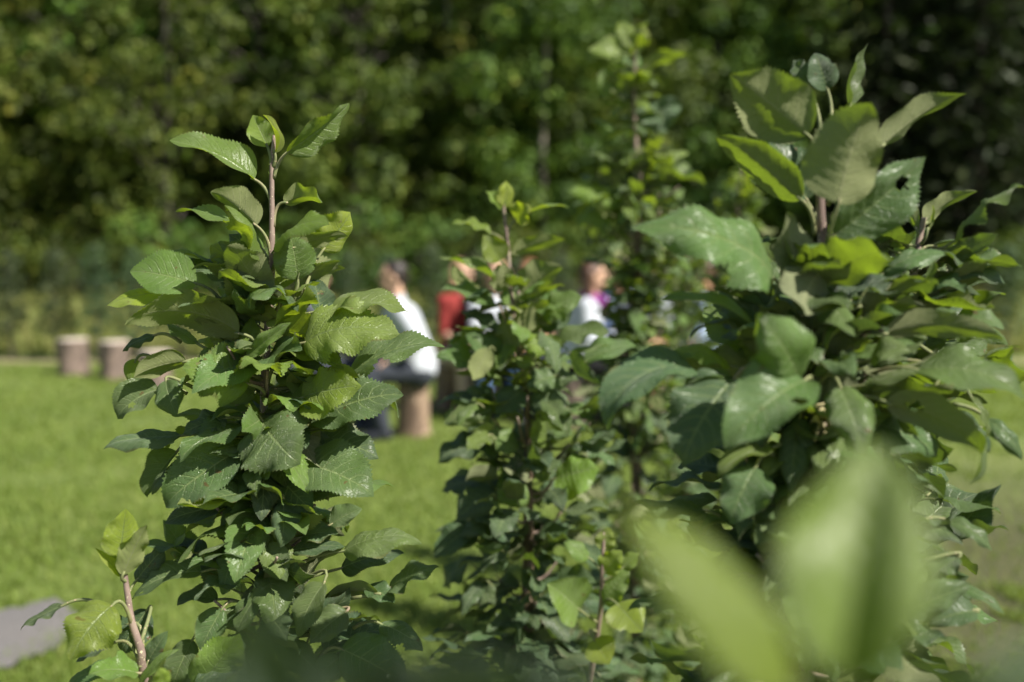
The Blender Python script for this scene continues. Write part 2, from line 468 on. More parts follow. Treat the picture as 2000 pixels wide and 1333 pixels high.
XX, YY = np.meshgrid(xs, ys)
rg = np.random.default_rng(3)
ZZ = terrain_z(XX, YY) + (rg.random(XX.shape) - .5) * .03 * (YY > 3.0)
VV = np.stack([XX, YY, ZZ], -1).reshape(-1, 3); nx = len(xs)
FF = [(r * nx + c, r * nx + c + 1, (r + 1) * nx + c + 1, (r + 1) * nx + c) for r in range(len(ys) - 1) for c in range(nx - 1)]
tag(mesh_obj("ground", VV, FF, ground_material()), kind="structure")

def path_material():
    s = NT("gravel_path"); g = s.n("NewGeometry"); p = g.outputs["Position"]
    f = s.noise(160, 4, p); k = s.noise(5, 3, p)
    col = s.ramp(f, [(.3, (.085, .083, .083)), (.5, (.145, .14, .14)), (.7, (.22, .212, .21))])
    col = s.mix(s.math('MULTIPLY', k, .35), col, (.20, .175, .15))
    s.l(col, s.b.inputs["Base Color"]); s.b.inputs["Roughness"].default_value = .95
    s.l(s.bump(f, .8, .006), s.b.inputs["Normal"]); return s.m
up_ = [(-700, 1275), (-300, 1240), (0, 1203), (70, 1188), (105, 1180)]
lo_ = [(-700, 1420), (-300, 1375), (0, 1316), (70, 1292), (105, 1278)]
U = smooth_path([G(*p) for p in up_], 6); Lw = smooth_path([G(*p) for p in lo_], 6)
rp = np.random.default_rng(5); pv = []; pf = []
for a, b in zip(U, Lw):
    j = (rp.random(2) - .5) * .05
    for k in range(7):
        q = a + (b - a) * (k / 6) ; q = q + unit(b - a) * (j[0] if k == 0 else j[1] if k == 6 else 0)
        q[2] = .024 + .012 * math.sin(math.pi * k / 6); pv.append(q)
e = (U[-1] + Lw[-1]) / 2
for i in range(len(U) - 1):
    for k in range(6):
        a = i * 7 + k; pf.append((a, a + 1, a + 8, a + 7))
base_n = len(pv)
pv.append(e + np.array([.10, .03, .024])); 
for k in range(6): pf.append(((len(U) - 1) * 7 + k, (len(U) - 1) * 7 + k + 1, base_n))
tag(mesh_obj("path", pv, pf, path_material()), kind="structure")

# grass blades on the lawn
def grass(name, n, xr, yr, h, mat, rng, keep=None):
    y = yr[0] + (yr[1] - yr[0]) * rng.random(n) ** 1.6
    half = xr * y
    x = (rng.random(n) * 2 - 1) * half
    if keep is not None:
        k = keep(x, y); x, y = x[k], y[k]; n = len(x)
    z = terrain_z(x, y)
    hh = h * (.5 + rng.random(n)); az = rng.random(n) * 6.283; le = hh * (.2 + .7 * rng.random(n)); wd = .0022 + .0006 * y
    base = np.stack([x, y, z], -1); side = np.stack([np.cos(az + 1.57), np.sin(az + 1.57), np.zeros(n)], -1) * wd[:, None]
    tipv = base + np.stack([np.cos(az) * le, np.sin(az) * le, hh], -1)
    midv = base + np.stack([np.cos(az) * le * .35, np.sin(az) * le * .35, hh * .62], -1)
    V = np.stack([base - side, base + side, midv + side * .8, midv - side * .8, tipv], 1).reshape(-1, 3)
    q = np.arange(n) * 5
    Fc = [tuple(r) for r in np.stack([q, q + 1, q + 2, q + 3], -1)] + [tuple(r) for r in np.stack([q + 3, q + 2, q + 4], -1)]
    t = np.repeat(np.stack([rng.random(n), rng.random(n), rng.random(n)], -1), 5, axis=0)
    o = mesh_obj(name, V, Fc, mat, tint=t, smooth=False); return tag(o, kind="stuff")
M_GRASS = far_leaf_material("grass_blades", [(0, (.110, .155, .028)), (.6, (.148, .200, .038)), (.95, (.20, .242, .052)), (1, (.30, .30, .10))], .35, (.34, .44, .05))
pu = U[:, :2]; pl = Lw[:, :2]
def off_path(x, y):
    yu = np.interp(x, pu[:, 0], pu[:, 1]); yl = np.interp(x, pl[:, 0], pl[:, 1])
    bare = (x > .16 * y + .32) & (y < 7.6) & (np.sin(x * 5.1) * np.sin(y * 3.7) + .35 * np.sin(x * 17 + y * 11) > -.55)
    return ~((y > yl + .0) & (y < yu) & (x < pu[-1, 0] + .1)) & ~(bare & (np.random.default_rng(4).random(len(x)) < .9))
ga = grass("lawn_grass", 130000, .56, (2.6, 12.9), .032, M_GRASS, np.random.default_rng(8), off_path)
tag(ga, "short mown green grass blades covering the lawn", "grass")
gm = grass("meadow_grass", 26000, .56, (14.0, 33), .16, far_leaf_material("hay", [(0, (.09, .135, .024)), (1, (.24, .23, .08))], .3, (.3, .34, .06)), np.random.default_rng(9))
tag(gm, "tall yellowish meadow grass between the young tree row and the forest", "meadow grass")

# ------------------------------------------------------------------ forest on the hillside
M_BROAD = far_leaf_material("broad_leaves", [(0, (.025, .048, .008)), (.5, (.070, .110, .013)), (.85, (.140, .186, .022)), (1, (.200, .215, .028))], .16, (.20, .32, .03))
M_CONIF = far_leaf_material("needle_leaves", [(0, (.014, .026, .010)), (.7, (.034, .054, .018)), (1, (.070, .092, .028))], .12, (.06, .10, .02))
M_SHRUB = far_leaf_material("shrub_leaves", [(0, (.030, .060, .010)), (.6, (.065, .112, .016)), (1, (.150, .185, .028))], .18, (.28, .38, .04))
M_YOUNG = far_leaf_material("young_tree_leaves", [(0, (.026, .050, .020)), (.6, (.050, .080, .032)), (1, (.095, .125, .050))], .2, (.18, .26, .06))
M_WOOD = bark_material("forest_bark", (.030, .025, .020), (.065, .055, .045), (.14, .12, .10), 9, .6, .02)
M_PALE = bark_material("pale_forest_bark", (.16, .135, .11), (.28, .25, .20), (.40, .36, .30), 9, .5, .02)

def leaf_cloud(centres, radii, per, size, rng, flat=.7, age_b=0.0):
    V = []; T = []
    for c, r in zip(centres, radii):
        n = max(6, int(per * (r ** 2)))
        d = rng.normal(size=(n, 3)); d /= np.linalg.norm(d, axis=1)[:, None]
        p = np.asarray(c) + d * (r * (.72 + .33 * rng.random(n)))[:, None] * np.array([1, 1, .72])
        nr = d + np.array([0, 0, .35]) + rng.normal(size=(n, 3)) * .33; nr /= np.linalg.norm(nr, axis=1)[:, None]
        a = np.cross(nr, rng.normal(size=(n, 3))); a /= np.linalg.norm(a, axis=1)[:, None]; b = np.cross(nr, a)
        sz = size * (.6 + .8 * rng.random(n))[:, None]
        q = np.stack([p - a * sz, p - b * sz * flat + nr * sz * .12, p + a * sz, p + b * sz * flat + nr * sz * .12], 1)
        V.append(q.reshape(-1, 3))
        ca = rng.normal(.42, .16) + age_b
        t = np.clip(ca + rng.normal(0, .2, n), 0, 1)
        T.append(np.repeat(np.stack([t, rng.random(n), rng.random(n)], -1), 4, axis=0))
    V = np.concatenate(V); T = np.concatenate(T); k = len(V) // 4; q = np.arange(k) * 4
    return V, [tuple(r) for r in np.stack([q, q + 1, q + 2, q + 3], -1)], T

def broad_tree_mesh(seed, H=11.0, W=3.4, low=.03):
    r = np.random.default_rng(seed); cs = []; rs = []; br = Bag()
    tv, tf, tu = tube(smooth_path([(0, 0, -.3), (.1, 0, H * .3), (-.1, .1, H * .6), (.05, 0, H * .92)], 4), np.linspace(.20 if H < 12 else .11, .04, 13), 9, .06, r); br.add(tv, tf, tu)
    for i in range(92):
        z = H * (low + (1 - low) * r.random() ** .85); k = (z / H - low) / (1 - low)
        reach = W * math.sin(math.pi * min(1, .22 + .80 * k)) ** .7 * (.45 + .6 * r.random()); az = i * 2.4 + r.uniform(-.4, .4)
        c = np.array([math.cos(az) * reach, math.sin(az) * reach, z]); cs.append(c); rs.append(r.uniform(.40, .95) * (1.15 - .35 * k))
        if i % 2 == 0 and H < 12:
            bv, bf, bu = tube(smooth_path([(0, 0, max(.4, z - reach * .6)), c * np.array([.5, .5, 1]) - np.array([0, 0, reach * .15]), c], 3), np.linspace(.06, .015, 7), 5)
            br.add(bv, bf, bu)
    for i in range(40):
        z = H * (low + .02 + (.93 - low) * r.random()); az = r.uniform(0, 6.28); rr = W * r.uniform(.12, .5) * math.sin(math.pi * min(1, .2 + .8 * z / H)) ** .7
        cs.append(np.array([math.cos(az) * rr, math.sin(az) * rr, z])); rs.append(r.uniform(.4, .8))
    return leaf_cloud(cs, rs, 210, .105, r), br
def conifer_mesh(seed, H=15.0, W=2.6):
    r = np.random.default_rng(seed); cs = []; rs = []; br = Bag()
    tv, tf, tu = tube([(0, 0, -.3), (0, 0, H)], [.22, .03], 9, .05, r); br.add(tv, tf, tu)
    V = []; T = []
    for i in range(210):
        k = (i + .5) / 210; z = H * (.06 + .94 * k); reach = W * (1 - k) ** .8 * r.uniform(.7, 1.1) + .15; az = i * 2.4
        d = np.array([math.cos(az), math.sin(az), -.28]); m = int(10 + 22 * (1 - k))
        bv, bf, bu = tube([(0, 0, z), np.array([0, 0, z]) + d * reach], [.025, .008], 4); br.add(bv, bf, bu)
        f = np.linspace(.15, 1, m)
        p = np.array([0, 0, z]) + d * reach * f[:, None] + r.normal(0, .09, (m, 3))
        nr = np.array([0, 0, 1.0]) + r.normal(0, .5, (m, 3)); nr /= np.linalg.norm(nr, axis=1)[:, None]
        a = np.cross(nr, r.normal(size=(m, 3))); a /= np.linalg.norm(a, axis=1)[:, None]; b = np.cross(nr, a)
        sz = (.26 * (.6 + .7 * r.random(m)))[:, None]
        V.append(np.stack([p - a * sz, p - b * sz * .35, p + a * sz, p + b * sz * .35], 1).reshape(-1, 3))
        T.append(np.repeat(np.stack([np.clip(r.normal(.4, .25, m), 0, 1), r.random(m), r.random(m)], -1), 4, axis=0))
    V = np.concatenate(V); T = np.concatenate(T); q = np.arange(len(V) // 4) * 4
    return (V, [tuple(x) for x in np.stack([q, q + 1, q + 2, q + 3], -1)], T), br
def shrub_mesh(seed, H=2.6, W=1.7):
    r = np.random.default_rng(seed); cs = []; rs = []; br = Bag()
    for i in range(16):
        az = i * 2.4; rr = W * math.sqrt(r.random()); z = H * (.15 + .8 * r.random() * (1 - .4 * rr / W)); c = np.array([math.cos(az) * rr, math.sin(az) * rr, z])
        cs.append(c); rs.append(r.uniform(.35, .7))
        bv, bf, bu = tube(smooth_path([(c[0] * .1, c[1] * .1, -.1), c * np.array([.6, .6, .6]), c], 3), np.linspace(.03, .008, 7), 5); br.add(bv, bf, bu)
    return leaf_cloud(cs, rs, 190, .085, r, age_b=.12), br
def young_mesh(seed, H=2.15, W=.40):
    r = np.random.default_rng(seed); cs = []; rs = []; br = Bag()
    tv, tf, tu = tube(smooth_path([(0, 0, -.05), (.01, 0, H * .5), (0, 0, H)], 4), np.linspace(.03, .008, 9), 8, .08, r); br.add(tv, tf, tu)
    for i in range(26):
        z = H * (.24 + .74 * (i + r.random()) / 26); az = i * 2.4; rr = W * (.5 + .5 * r.random()) * (1.15 - .9 * (z / H) ** 3)
        c = np.array([math.cos(az) * rr * .7, math.sin(az) * rr * .7, z]); cs.append(c); rs.append(r.uniform(.11, .22))
        bv, bf, bu = tube([(0, 0, z - .1), c], [.008, .004], 5); br.add(bv, bf, bu)
    return leaf_cloud(cs, rs, 1900, .035, r), br

PROTO = {}
def proto(kind, i):
    if (kind, i) not in PROTO:
        fn = {'broad': broad_tree_mesh, 'tall': lambda s: broad_tree_mesh(s, 13.5, 2.9, .10), 'conifer': conifer_mesh, 'shrub': shrub_mesh, 'young': young_mesh}[kind]
        (V, Fc, T), br = fn(100 + i * 7 + len(kind))
        mat = {'broad': M_BROAD, 'tall': M_BROAD, 'conifer': M_CONIF, 'shrub': M_SHRUB, 'young': M_YOUNG}[kind]
        cro = mesh_obj("crown", V, Fc, mat, tint=T, smooth=False)
        tr = br.build("trunk", [M_PALE if kind == 'tall' else M_WOOD])
        COL.objects.unlink(cro); COL.objects.unlink(tr); PROTO[kind, i] = (tr, cro)
    return PROTO[kind, i]
def plant(kind, i, x, y, s, rz, name, label, cat, group):
    root = empty(name, (x, y, float(terrain_z(x, y))), label, cat, group, rz); root.scale = (s, s, s)
    for q in proto(kind, i):
        c = q.copy(); COL.objects.link(c); c.parent = root
    return root
def plant_px(kind, i, px, d, s, rz, name, label, cat, group):
    p = P(px, 500, d); return plant(kind, i, p[0], p[1], s, rz, name, label, cat, group)

rf = np.random.default_rng(21)
# front rank of the wood, told apart by what stands before it
front = [
 ('broad', 0, -60, 30, 1.15, "dark broadleaf tree at the far left edge of the wood"),
 ('broad', 1, 130, 33, 1.05, "broadleaf tree of the wood behind the two log seats at the left"),
 ('broad', 2, 330, 30, 1.00, "tall broadleaf tree of the wood left of the front apple tree's tip"),
 ('broad', 3, 520, 33, 1.15, "dense broadleaf tree of the wood right behind the front apple tree's tip"),
 ('broad', 0, 700, 30, .98, "sunlit broadleaf tree of the wood behind the man in the white shirt"),
 ('tall', 1, 880, 32, .95, "bright green broadleaf tree of the wood behind the woman in red"),
 ('tall', 0, 1065, 30, 1.0, "slim broadleaf tree with a pale bare trunk left of the tallest apple tree"),
 ('tall', 2, 1235, 32, 1.0, "slim broadleaf tree with a pale trunk straight behind the tallest apple tree"),
 ('broad', 1, 1400, 33, .95, "broadleaf tree of the wood between the tallest and the nearest apple tree"),
 ('broad', 2, 1560, 35, 1.0, "dim broadleaf tree of the wood behind the left leaves of the nearest apple tree"),
 ('conifer', 1, 1720, 31, 1.1, "dark conifer of the wood behind the tip of the nearest apple tree"),
 ('conifer', 0, 1900, 30, 1.1, "dark conifer of the wood to the right of the nearest apple tree"),
 ('conifer', 1, 2080, 32, 1.1, "dark conifer of the wood at the far right edge"),
]
for k, i, px, d, s, lb in front:
    plant_px(k, i, px, d, s, rf.uniform(0, 6.28), 'conifer_tree' if k == 'conifer' else 'broadleaf_tree', lb, 'tree', 'trees at the front of the wood')
# undergrowth along the edge of the wood
shr = [(-20, 28, 1.0), (170, 27.5, .9), (330, 27, 1.0), (470, 27.5, 1.1), (620, 27, .95), (740, 27.5, 1.15), (860, 27, 1.0), (990, 27.5, .95), (1130, 27, 1.05), (1270, 28, 1.1), (1400, 27.5, .9), (1960, 27, .8)]
shl = ["at the far left under the dark tree", "behind the log seats at the left", "left of the front apple tree", "behind the front apple tree", "just left of the man in white",
       "above the head of the man in white", "above the head of the woman in red", "behind the second apple tree's tip", "above the dark-haired woman in white", "behind the tallest apple tree's trunk",
       "between the tallest and nearest apple trees", "with yellowing leaves at the far right"]
for (px, d, s), lb in zip(shr, shl):
    plant_px('shrub', int(rf.integers(3)), px, d, s, rf.uniform(0, 6.28), 'shrub', "bushy green shrub at the forest edge " + lb, 'shrub', 'shrubs at the forest edge')
# everything deeper in: one mass
def mass(kind, mat, spots):
    Vs = []; Fs = []; Ts = []; n = 0
    for (i, x, y, s, rz) in spots:
        tr, cro = proto(kind, i); me = cro.data
        v = np.empty(len(me.vertices) * 3, dtype=np.float32); me.vertices.foreach_get("co", v); v = v.reshape(-1, 3)
        t = np.empty(len(me.vertices) * 4, dtype=np.float32); me.color_attributes["tint"].data.foreach_get("color", t); t = t.reshape(-1, 4)[:, :3].copy()
        t[:, 1] = np.clip(t[:, 1] + rf.uniform(-.3, .3), 0, 1); c, q = math.cos(rz), math.sin(rz)
        w_ = np.stack([v[:, 0] * c - v[:, 1] * q, v[:, 0] * q + v[:, 1] * c, v[:, 2]], -1) * s + np.array([x, y, float(terrain_z(x, y))])
        Vs.append(w_); Ts.append(t); Fs += [(a, a + 1, a + 2, a + 3) for a in range(n, n + len(v), 4)]; n += len(v)
    return np.concatenate(Vs), Fs, np.concatenate(Ts)
sp = []; spc = []
for row, d in enumerate((36, 40, 45, 51)):
    for k in range(15):
        px = -330 + k * 185 + rf.uniform(-60, 60); p = P(px, 500, d + rf.uniform(-1.5, 1.5))
        dk = px > 1560 + rf.uniform(-170, 170)
        (spc if dk else sp).append((int(rf.integers(2)) if dk else int(rf.integers(4)), p[0], p[1], rf.uniform(.95, 1.25), rf.uniform(0, 6.28)))
V, Fc, T = mass('broad', M_BROAD, sp)
tag(mesh_obj("forest", V, Fc, M_BROAD, tint=T, smooth=False), "deep green broadleaf wood covering the hillside behind the front trees", "forest", None, "stuff")
V, Fc, T = mass('conifer', M_CONIF, spc)
tag(mesh_obj("conifer_forest", V, Fc, M_CONIF, tint=T, smooth=False), "very dark conifer wood on the right part of the hillside", "forest", None, "stuff")

# row of young trees beyond the lawn
yl = {0: "slender young tree at the left edge of the far row", 1: "slender young tree left of the two log seats", 2: "slender young tree between the two log seats", 3: "slender young tree right behind the second log seat"}
ypx = [15, 103, 186, 262, 350, 440, 520, 600, 680, 760, 845, 930, 1010, 1095, 1180, 1265, 1350, 1440, 1540, 1640, 1750, 1860, 1970]
for i, px in enumerate(ypx):
    d = 13.3 + (rf.uniform(-.15, .15) if i < 4 else rf.uniform(-.2, .5)); s = rf.uniform(.64, .74)
    plant_px('young', i % 4, px, d, s, rf.uniform(0, 6.28), 'young_tree', yl.get(i, "slender grey-green young tree in the blurred far row behind the seated people"), 'tree', 'young trees in the far row')

# ------------------------------------------------------------------ log seats
def log_materials():
    b = bark_material("log_bark", (.065, .048, .038), (.155, .115, .095), (.30, .22, .165), 22, .9, .012)
    s = NT("cut_wood"); g = s.n("TexCoord"); mp = s.n("Mapping"); s.l(g.outputs["Object"], mp.inputs[0]); mp.inputs["Scale"].default_value = (1, 1, 0.05)
    wv = s.n("TexWave", wave_type='RINGS', rings_direction='Z'); wv.inputs["Scale"].default_value = 22; wv.inputs["Distortion"].default_value = 2.5
    s.l(mp.outputs[0], wv.inputs[0]); f = s.noise(14, 4, g.outputs["Object"])
    c = s.mix(wv.outputs[1], (.50, .42, .33), (.64, .56, .46)); c = s.mix(s.math('MULTIPLY', f, .6), c, (.40, .36, .33))
    s.l(c, s.b.inputs["Base Color"]); s.b.inputs["Roughness"].default_value = .85
    t = bark_material("bare_log", (.10, .065, .045), (.24, .165, .11), (.36, .27, .19), 7, .5, .006)
    return b, s.m, t
M_BARK, M_CUT, M_BARE = log_materials()
def log_seat(px, d, r, h, label, bark, seed, group='log seats on the lawn'):
    p = P(px, 500, d); rg = np.random.default_rng(seed)
    root = empty('log_seat', (p[0], p[1], 0), label, 'log seat', group, rg.uniform(0, 6.28))
    ph = rg.uniform(0, 6.28, 4); n = 40
    def ring(z, k): return [((k * r * (1 + .05 * math.sin(2 * a + ph[0]) + .03 * math.sin(5 * a + ph[1]) + .015 * math.sin(13 * a + ph[2]))) * math.cos(a),
                             (k * r * (1 + .05 * math.sin(2 * a + ph[0]) + .03 * math.sin(5 * a + ph[1]) + .015 * math.sin(13 * a + ph[2]))) * math.sin(a), z) for a in [2 * math.pi * i / n for i in range(n)]]
    zs = [(-.03, 1.10), (.03, 1.08), (h * .3, 1.0), (h * .6, .985), (h * .97, 1.0)]
    V = []; Fc = []
    for z, k in zs: V += ring(z, k)
    for i in range(len(zs) - 1):
        for k in range(n): Fc.append((i * n + k, i * n + (k + 1) % n, (i + 1) * n + (k + 1) % n, (i + 1) * n + k))
    mesh_obj('bark', V, Fc, bark, root)
    V = ring(h * .965, .985) + ring(h, .955) + ring(h + .004, .5) + [(0, 0, h + .005)]; Fc = []
    for i in range(2):
        for k in range(n): Fc.append((i * n + k, i * n + (k + 1) % n, (i + 1) * n + (k + 1) % n, (i + 1) * n + k))
    for k in range(n): Fc.append((2 * n + k, 2 * n + (k + 1) % n, 3 * n))
    mesh_obj('cut_top', V, Fc, M_CUT, root); return root
log_seat(137, 11.7, .165, .42, "grey log seat on the grass, leftmost of the log seats", M_BARK, 1)
log_seat(219, 11.3, .165, .43, "grey log seat on the grass, second from the left", M_BARK, 2)
log_seat(297, 10.4, .16, .40, "log seat half hidden behind the front apple tree's left leaves", M_BARK, 3)

# ------------------------------------------------------------------ people seated on log seats
def ball_cone(g, p0, r0, p1, r1, seg=14):
    """tapered capsule"""
    p0 = np.asarray(p0, float); p1 = np.asarray(p1, float); d = p1 - p0; L = np.linalg.norm(d); d = d / (L + 1e-9)
    u = unit(np.cross(d, [0.31, .9, .17])); v = np.cross(d, u); V = []; Fc = []; rings = []
    prof = [(-math.cos(a) * r0, math.sin(a) * r0) for a in np.linspace(.12, math.pi / 2, 5)] + [(L + math.sin(a) * r1, math.cos(a) * r1) for a in np.linspace(0, math.pi / 2 - .12, 5)]
    for x, r in prof:
        for k in range(seg):
            a = 2 * math.pi * k / seg; V.append(p0 + d * x + (u * math.cos(a) + v * math.sin(a)) * r)
    n = len(prof)
    for i in range(n - 1):
        for k in range(seg): Fc.append((i * seg + k, i * seg + (k + 1) % seg, (i + 1) * seg + (k + 1) % seg, (i + 1) * seg + k))
    Fc.append(tuple(range(seg))[::-1]); Fc.append(tuple((n - 1) * seg + k for k in range(seg)))
    g.add(V, Fc)
def ellip(g, c, rad, rot=None, seg=16, rings=10):
    c = np.asarray(c, float); V = [(0, 0, -1)]; Fc = []
    for i in range(1, rings):
        a = math.pi * i / rings
        for k in range(seg): V.append((math.sin(a) * math.cos(2 * math.pi * k / seg), math.sin(a) * math.sin(2 * math.pi * k / seg), -math.cos(a)))
    V.append((0, 0, 1)); V = np.array(V) * np.asarray(rad)
    if rot is not None: V = V @ np.array(rot).T
    V = V + c; e = len(V) - 1
    for k in range(seg): Fc.append((0, 1 + (k + 1) % seg, 1 + k)); Fc.append((e, e - seg + k, e - seg + (k + 1) % seg))
    for i in range(rings - 2):
        for k in range(seg): Fc.append((1 + i * seg + k, 1 + i * seg + (k + 1) % seg, 1 + (i + 1) * seg + (k + 1) % seg, 1 + (i + 1) * seg + k))
    g.add(V, Fc)
def melt(g, name, mat, parent, voxel, it=4):
    """fuse overlapping volumes into one continuous surface"""
    o = g.build(name, [mat], parent)
    m = o.modifiers.new("fuse", 'REMESH'); m.mode = 'VOXEL'; m.voxel_size = voxel; m.use_smooth_shade = True
    if it:
        s = o.modifiers.new("soften", 'SMOOTH'); s.factor = .5; s.iterations = it
    return o

def skin(name, c): 
    o = plain(name, c, .55, .12, 30, .1); return o
SKIN_A = skin("skin_light", (.52, .32, .22)); SKIN_B = skin("skin_tan", (.44, .23, .13))
def cloth(name, c, var=.12): return plain(name, c, .9, var, 14, .35)
HAIR = {k: plain("hair_" + k, c, .5, .35, 90, .5) for k, c in dict(dark=(.022, .015, .012), brown=(.085, .040, .022), red=(.19, .085, .035), fair=(.34, .22, .12)).items()}
EYE = plain("eye_dark", (.03, .02, .015), .2, .1); LIP = plain("lips", (.38, .13, .11), .5, .1); SHOE = plain("shoe_leather", (.02, .022, .03), .4, .2)

def arm_chain(sh, el, ha): return np.asarray(sh, float), np.asarray(el, float), np.asarray(ha, float)
def person(px, d, yaw, h, label, skin_m, hair, hair_len, top, top_m, legs_m, lean=.10, hands=None, knees=None, feet=None, head_turn=0, sleeve=1.0, trouser=1.0, build=1.0, scarf=None, nod=.0, shoe_m=None):
    """seated figure, local x = the way it faces, origin on the ground under the seat; h = seat height"""
    p = P(px, 500, d); root = empty('person', (p[0], p[1], 0), label, 'person', 'people seated on the lawn', yaw)
    hip = np.array([0, 0, h + .10]); ch = hip + np.array([lean * .9, 0, .36]); nk = hip + np.array([lean * 1.15, 0, .53])
    hd = hip + np.array([lean * 1.15 + .03, 0, .69]) ; B = build
    sh = [nk + np.array([-.01, s * .185 * B, -.075]) for s in (1, -1)]
    hands = hands or [(.40, .10, h + .20), (.40, -.10, h + .20)]
    knees = knees or [(.46, .13, h + .06), (.46, -.13, h + .06)]
    feet = feet or [(.50, .14, .05), (.50, -.14, .05)]
    def elbow(s, ha):
        ha = np.asarray(ha, float); m = (s + ha) / 2; dist = np.linalg.norm(ha - s); k = math.sqrt(max(.0004, .285 ** 2 - (dist / 2) ** 2))
        side = np.sign(s[1]); dn = unit(np.array([-.55, side * .35, -.75])); ax = unit(ha - s); dn = unit(dn - ax * np.dot(dn, ax)); return m + dn * k
    cy, sy = math.cos(head_turn), math.sin(head_turn); fw = np.array([cy, sy, -nod]); fw = unit(fw); lf = np.array([-sy, cy, 0]); upv = np.cross(fw, lf)
    HR = np.stack([fw, lf, upv], 1)
    def hp(x, y, z): return hd + HR @ np.array([x, y, z])
    g = Bag()
    def torso(g, e=0.0):
        ball_cone(g, hip + [0, .075, 0], .115 * B + e, hip + [0, -.075, 0], .115 * B + e)
        ball_cone(g, hip + [0, .05, .05], .115 * B + e, ch + [0, .055, 0], .125 * B + e); ball_cone(g, hip + [0, -.05, .05], .115 * B + e, ch + [0, -.055, 0], .125 * B + e)
        ball_cone(g, ch + [0, .07, .0], .112 * B + e, nk + [-.01, .10, -.10], .085 + e); ball_cone(g, ch + [0, -.07, .0], .112 * B + e, nk + [-.01, -.10, -.10], .085 + e)
        ball_cone(g, sh[0], .062 + e, sh[1], .062 + e)
        ball_cone(g, nk + [-.01, .1, -.06], .055 + e, nk + [-.01, -.1, -.06], .055 + e)
    def arms(g, e=0.0, upto=1.0):
        for s, ha in zip(sh, hands):
            ha = np.asarray(ha, float); el = elbow(s, ha); w = ha - unit(ha - el) * .02
            ball_cone(g, s, .056 * B + e, el, .041 + e)
            if upto > .55: ball_cone(g, el, .042 + e, el + (w - el) * min(1, (upto - .5) * 2), .029 + e * 1.1)
    def legs(g, e=0.0, upto=1.0):
        for s, k, f in zip((1, -1), knees, feet):
            k = np.asarray(k, float); f = np.asarray(f, float); an = f + [-.03, 0, .06]
            ball_cone(g, hip + [0, s * .085, -.01], .098 * B + e, k, .062 + e)
            ball_cone(g, k, .060 + e, k + (an - k) * .4 + [-.015, 0, 0], .055 + e); ball_cone(g, k + (an - k) * .4 + [-.015, 0, 0], .055 + e, k + (an - k) * upto, .038 + e)
    torso(g); arms(g); legs(g)
    ball_cone(g, nk + [-.015, 0, -.05], .062, hd + [-.02, 0, -.06], .055)
    # head: cranium, jaw, nose, brow, ears
    ellip(g, hp(-.012, 0, .035), (.098, .077, .092), HR); ellip(g, hp(.022, 0, -.045), (.066, .058, .068), HR); ball_cone(g, hp(.066, 0, -.085), .020, hp(.055, 0, -.075), .03)
    ball_cone(g, hp(.086, 0, .022), .010, hp(.104, 0, -.018), .014); ball_cone(g, hp(.078, .032, .034), .012, hp(.078, -.032, .034), .012)
    for s in (1, -1): ellip(g, hp(-.005, s * .078, -.008), (.020, .010, .032), HR)
    # hands: palm, four unequal bent fingers and a thumb leaving the side of the palm
    for s, ha, shd in zip((1, -1), hands, sh):
        ha = np.asarray(ha, float); el = elbow(shd, ha); dr = unit(unit(ha - el) * .6 + np.array([.6, 0, -.35])); nrm = unit(np.array([0.1, -s * .15, 1.0]) - dr * np.dot(np.array([.1, -s * .15, 1.0]), dr)); sd = np.cross(nrm, dr)
        pc = ha + dr * .045; 
        for q in (-.026, -.009, .009, .026): ball_cone(g, ha + sd * q * .7, .014, ha + dr * .085 + sd * q, .0115)
        for q, L in zip((-.030, -.010, .010, .029), (.062, .076, .082, .072)):
            a = ha + dr * .085 + sd * q; b = a + dr * L * .5 - nrm * L * .12 + sd * q * .1; c = b + dr * L * .38 - nrm * L * .38
            ball_cone(g, a, .0105, b, .0095, 8); ball_cone(g, b, .0095, c, .008, 8)
        ti = s; a = ha + dr * .025 - sd * .028 * -ti; b = a + dr * .035 + sd * .030 * ti - nrm * .01; c = b + dr * .032 + sd * .006 * ti - nrm * .012
        ball_cone(g, a, .013, b, .0115, 8); ball_cone(g, b, .0115, c, .009, 8)
    for f in feet:
        f = np.asarray(f, float); ball_cone(g, f + [-.05, 0, .0], .036, f + [.12, 0, -.012], .03)
    melt(g, 'body', skin_m, root, .0078, 2)
    # eyes, mouth
    for s in (1, -1):
        e = Bag(); ellip(e, hp(.079, s * .031, .012), (.010, .013, .009), HR, 10, 6); e.build('eye', [EYE], root)
    e = Bag(); ellip(e, hp(.083, 0, -.052), (.008, .022, .007), HR, 10, 6); e.build('mouth', [LIP], root)
    # hair
    e = Bag(); ellip(e, hp(-.028, 0, .052), (.098, .086, .090), HR)
    ball_cone(e, hp(-.085, 0, .0), .045, hp(-.07, 0, -.04), .04); ball_cone(e, hp(-.04, .072, .03), .022, hp(-.045, .074, -.02), .018); ball_cone(e, hp(-.04, -.072, .03), .022, hp(-.045, -.074, -.02), .018)
    if hair_len > .05:
        for y in (-.07, -.045, -.02, 0, .02, .045, .07):
            ball_cone(e, hp(-.07 + abs(y) * .35, y, .03), .040, hp(-.085 + abs(y) * .5, y * 1.15, -.05 - hair_len * .6), .034); ball_cone(e, hp(-.085 + abs(y) * .5, y * 1.15, -.05 - hair_len * .6), .034, hp(-.09 + abs(y) * .5, y * .95, -.05 - hair_len), .014)
    melt(e, 'hair', HAIR[hair], root, .010, 2)
    # shirt
    e = Bag(); torso(e, .012); arms(e, .013, sleeve); ball_cone(e, nk + [-.015, 0, -.055], .070, nk + [-.012, 0, .0], .064)
    ball_cone(e, hip + [0, .08, .03], .115 * B, hip + [0, -.08, .03], .115 * B)
    melt(e, top, top_m, root, .014, 3)
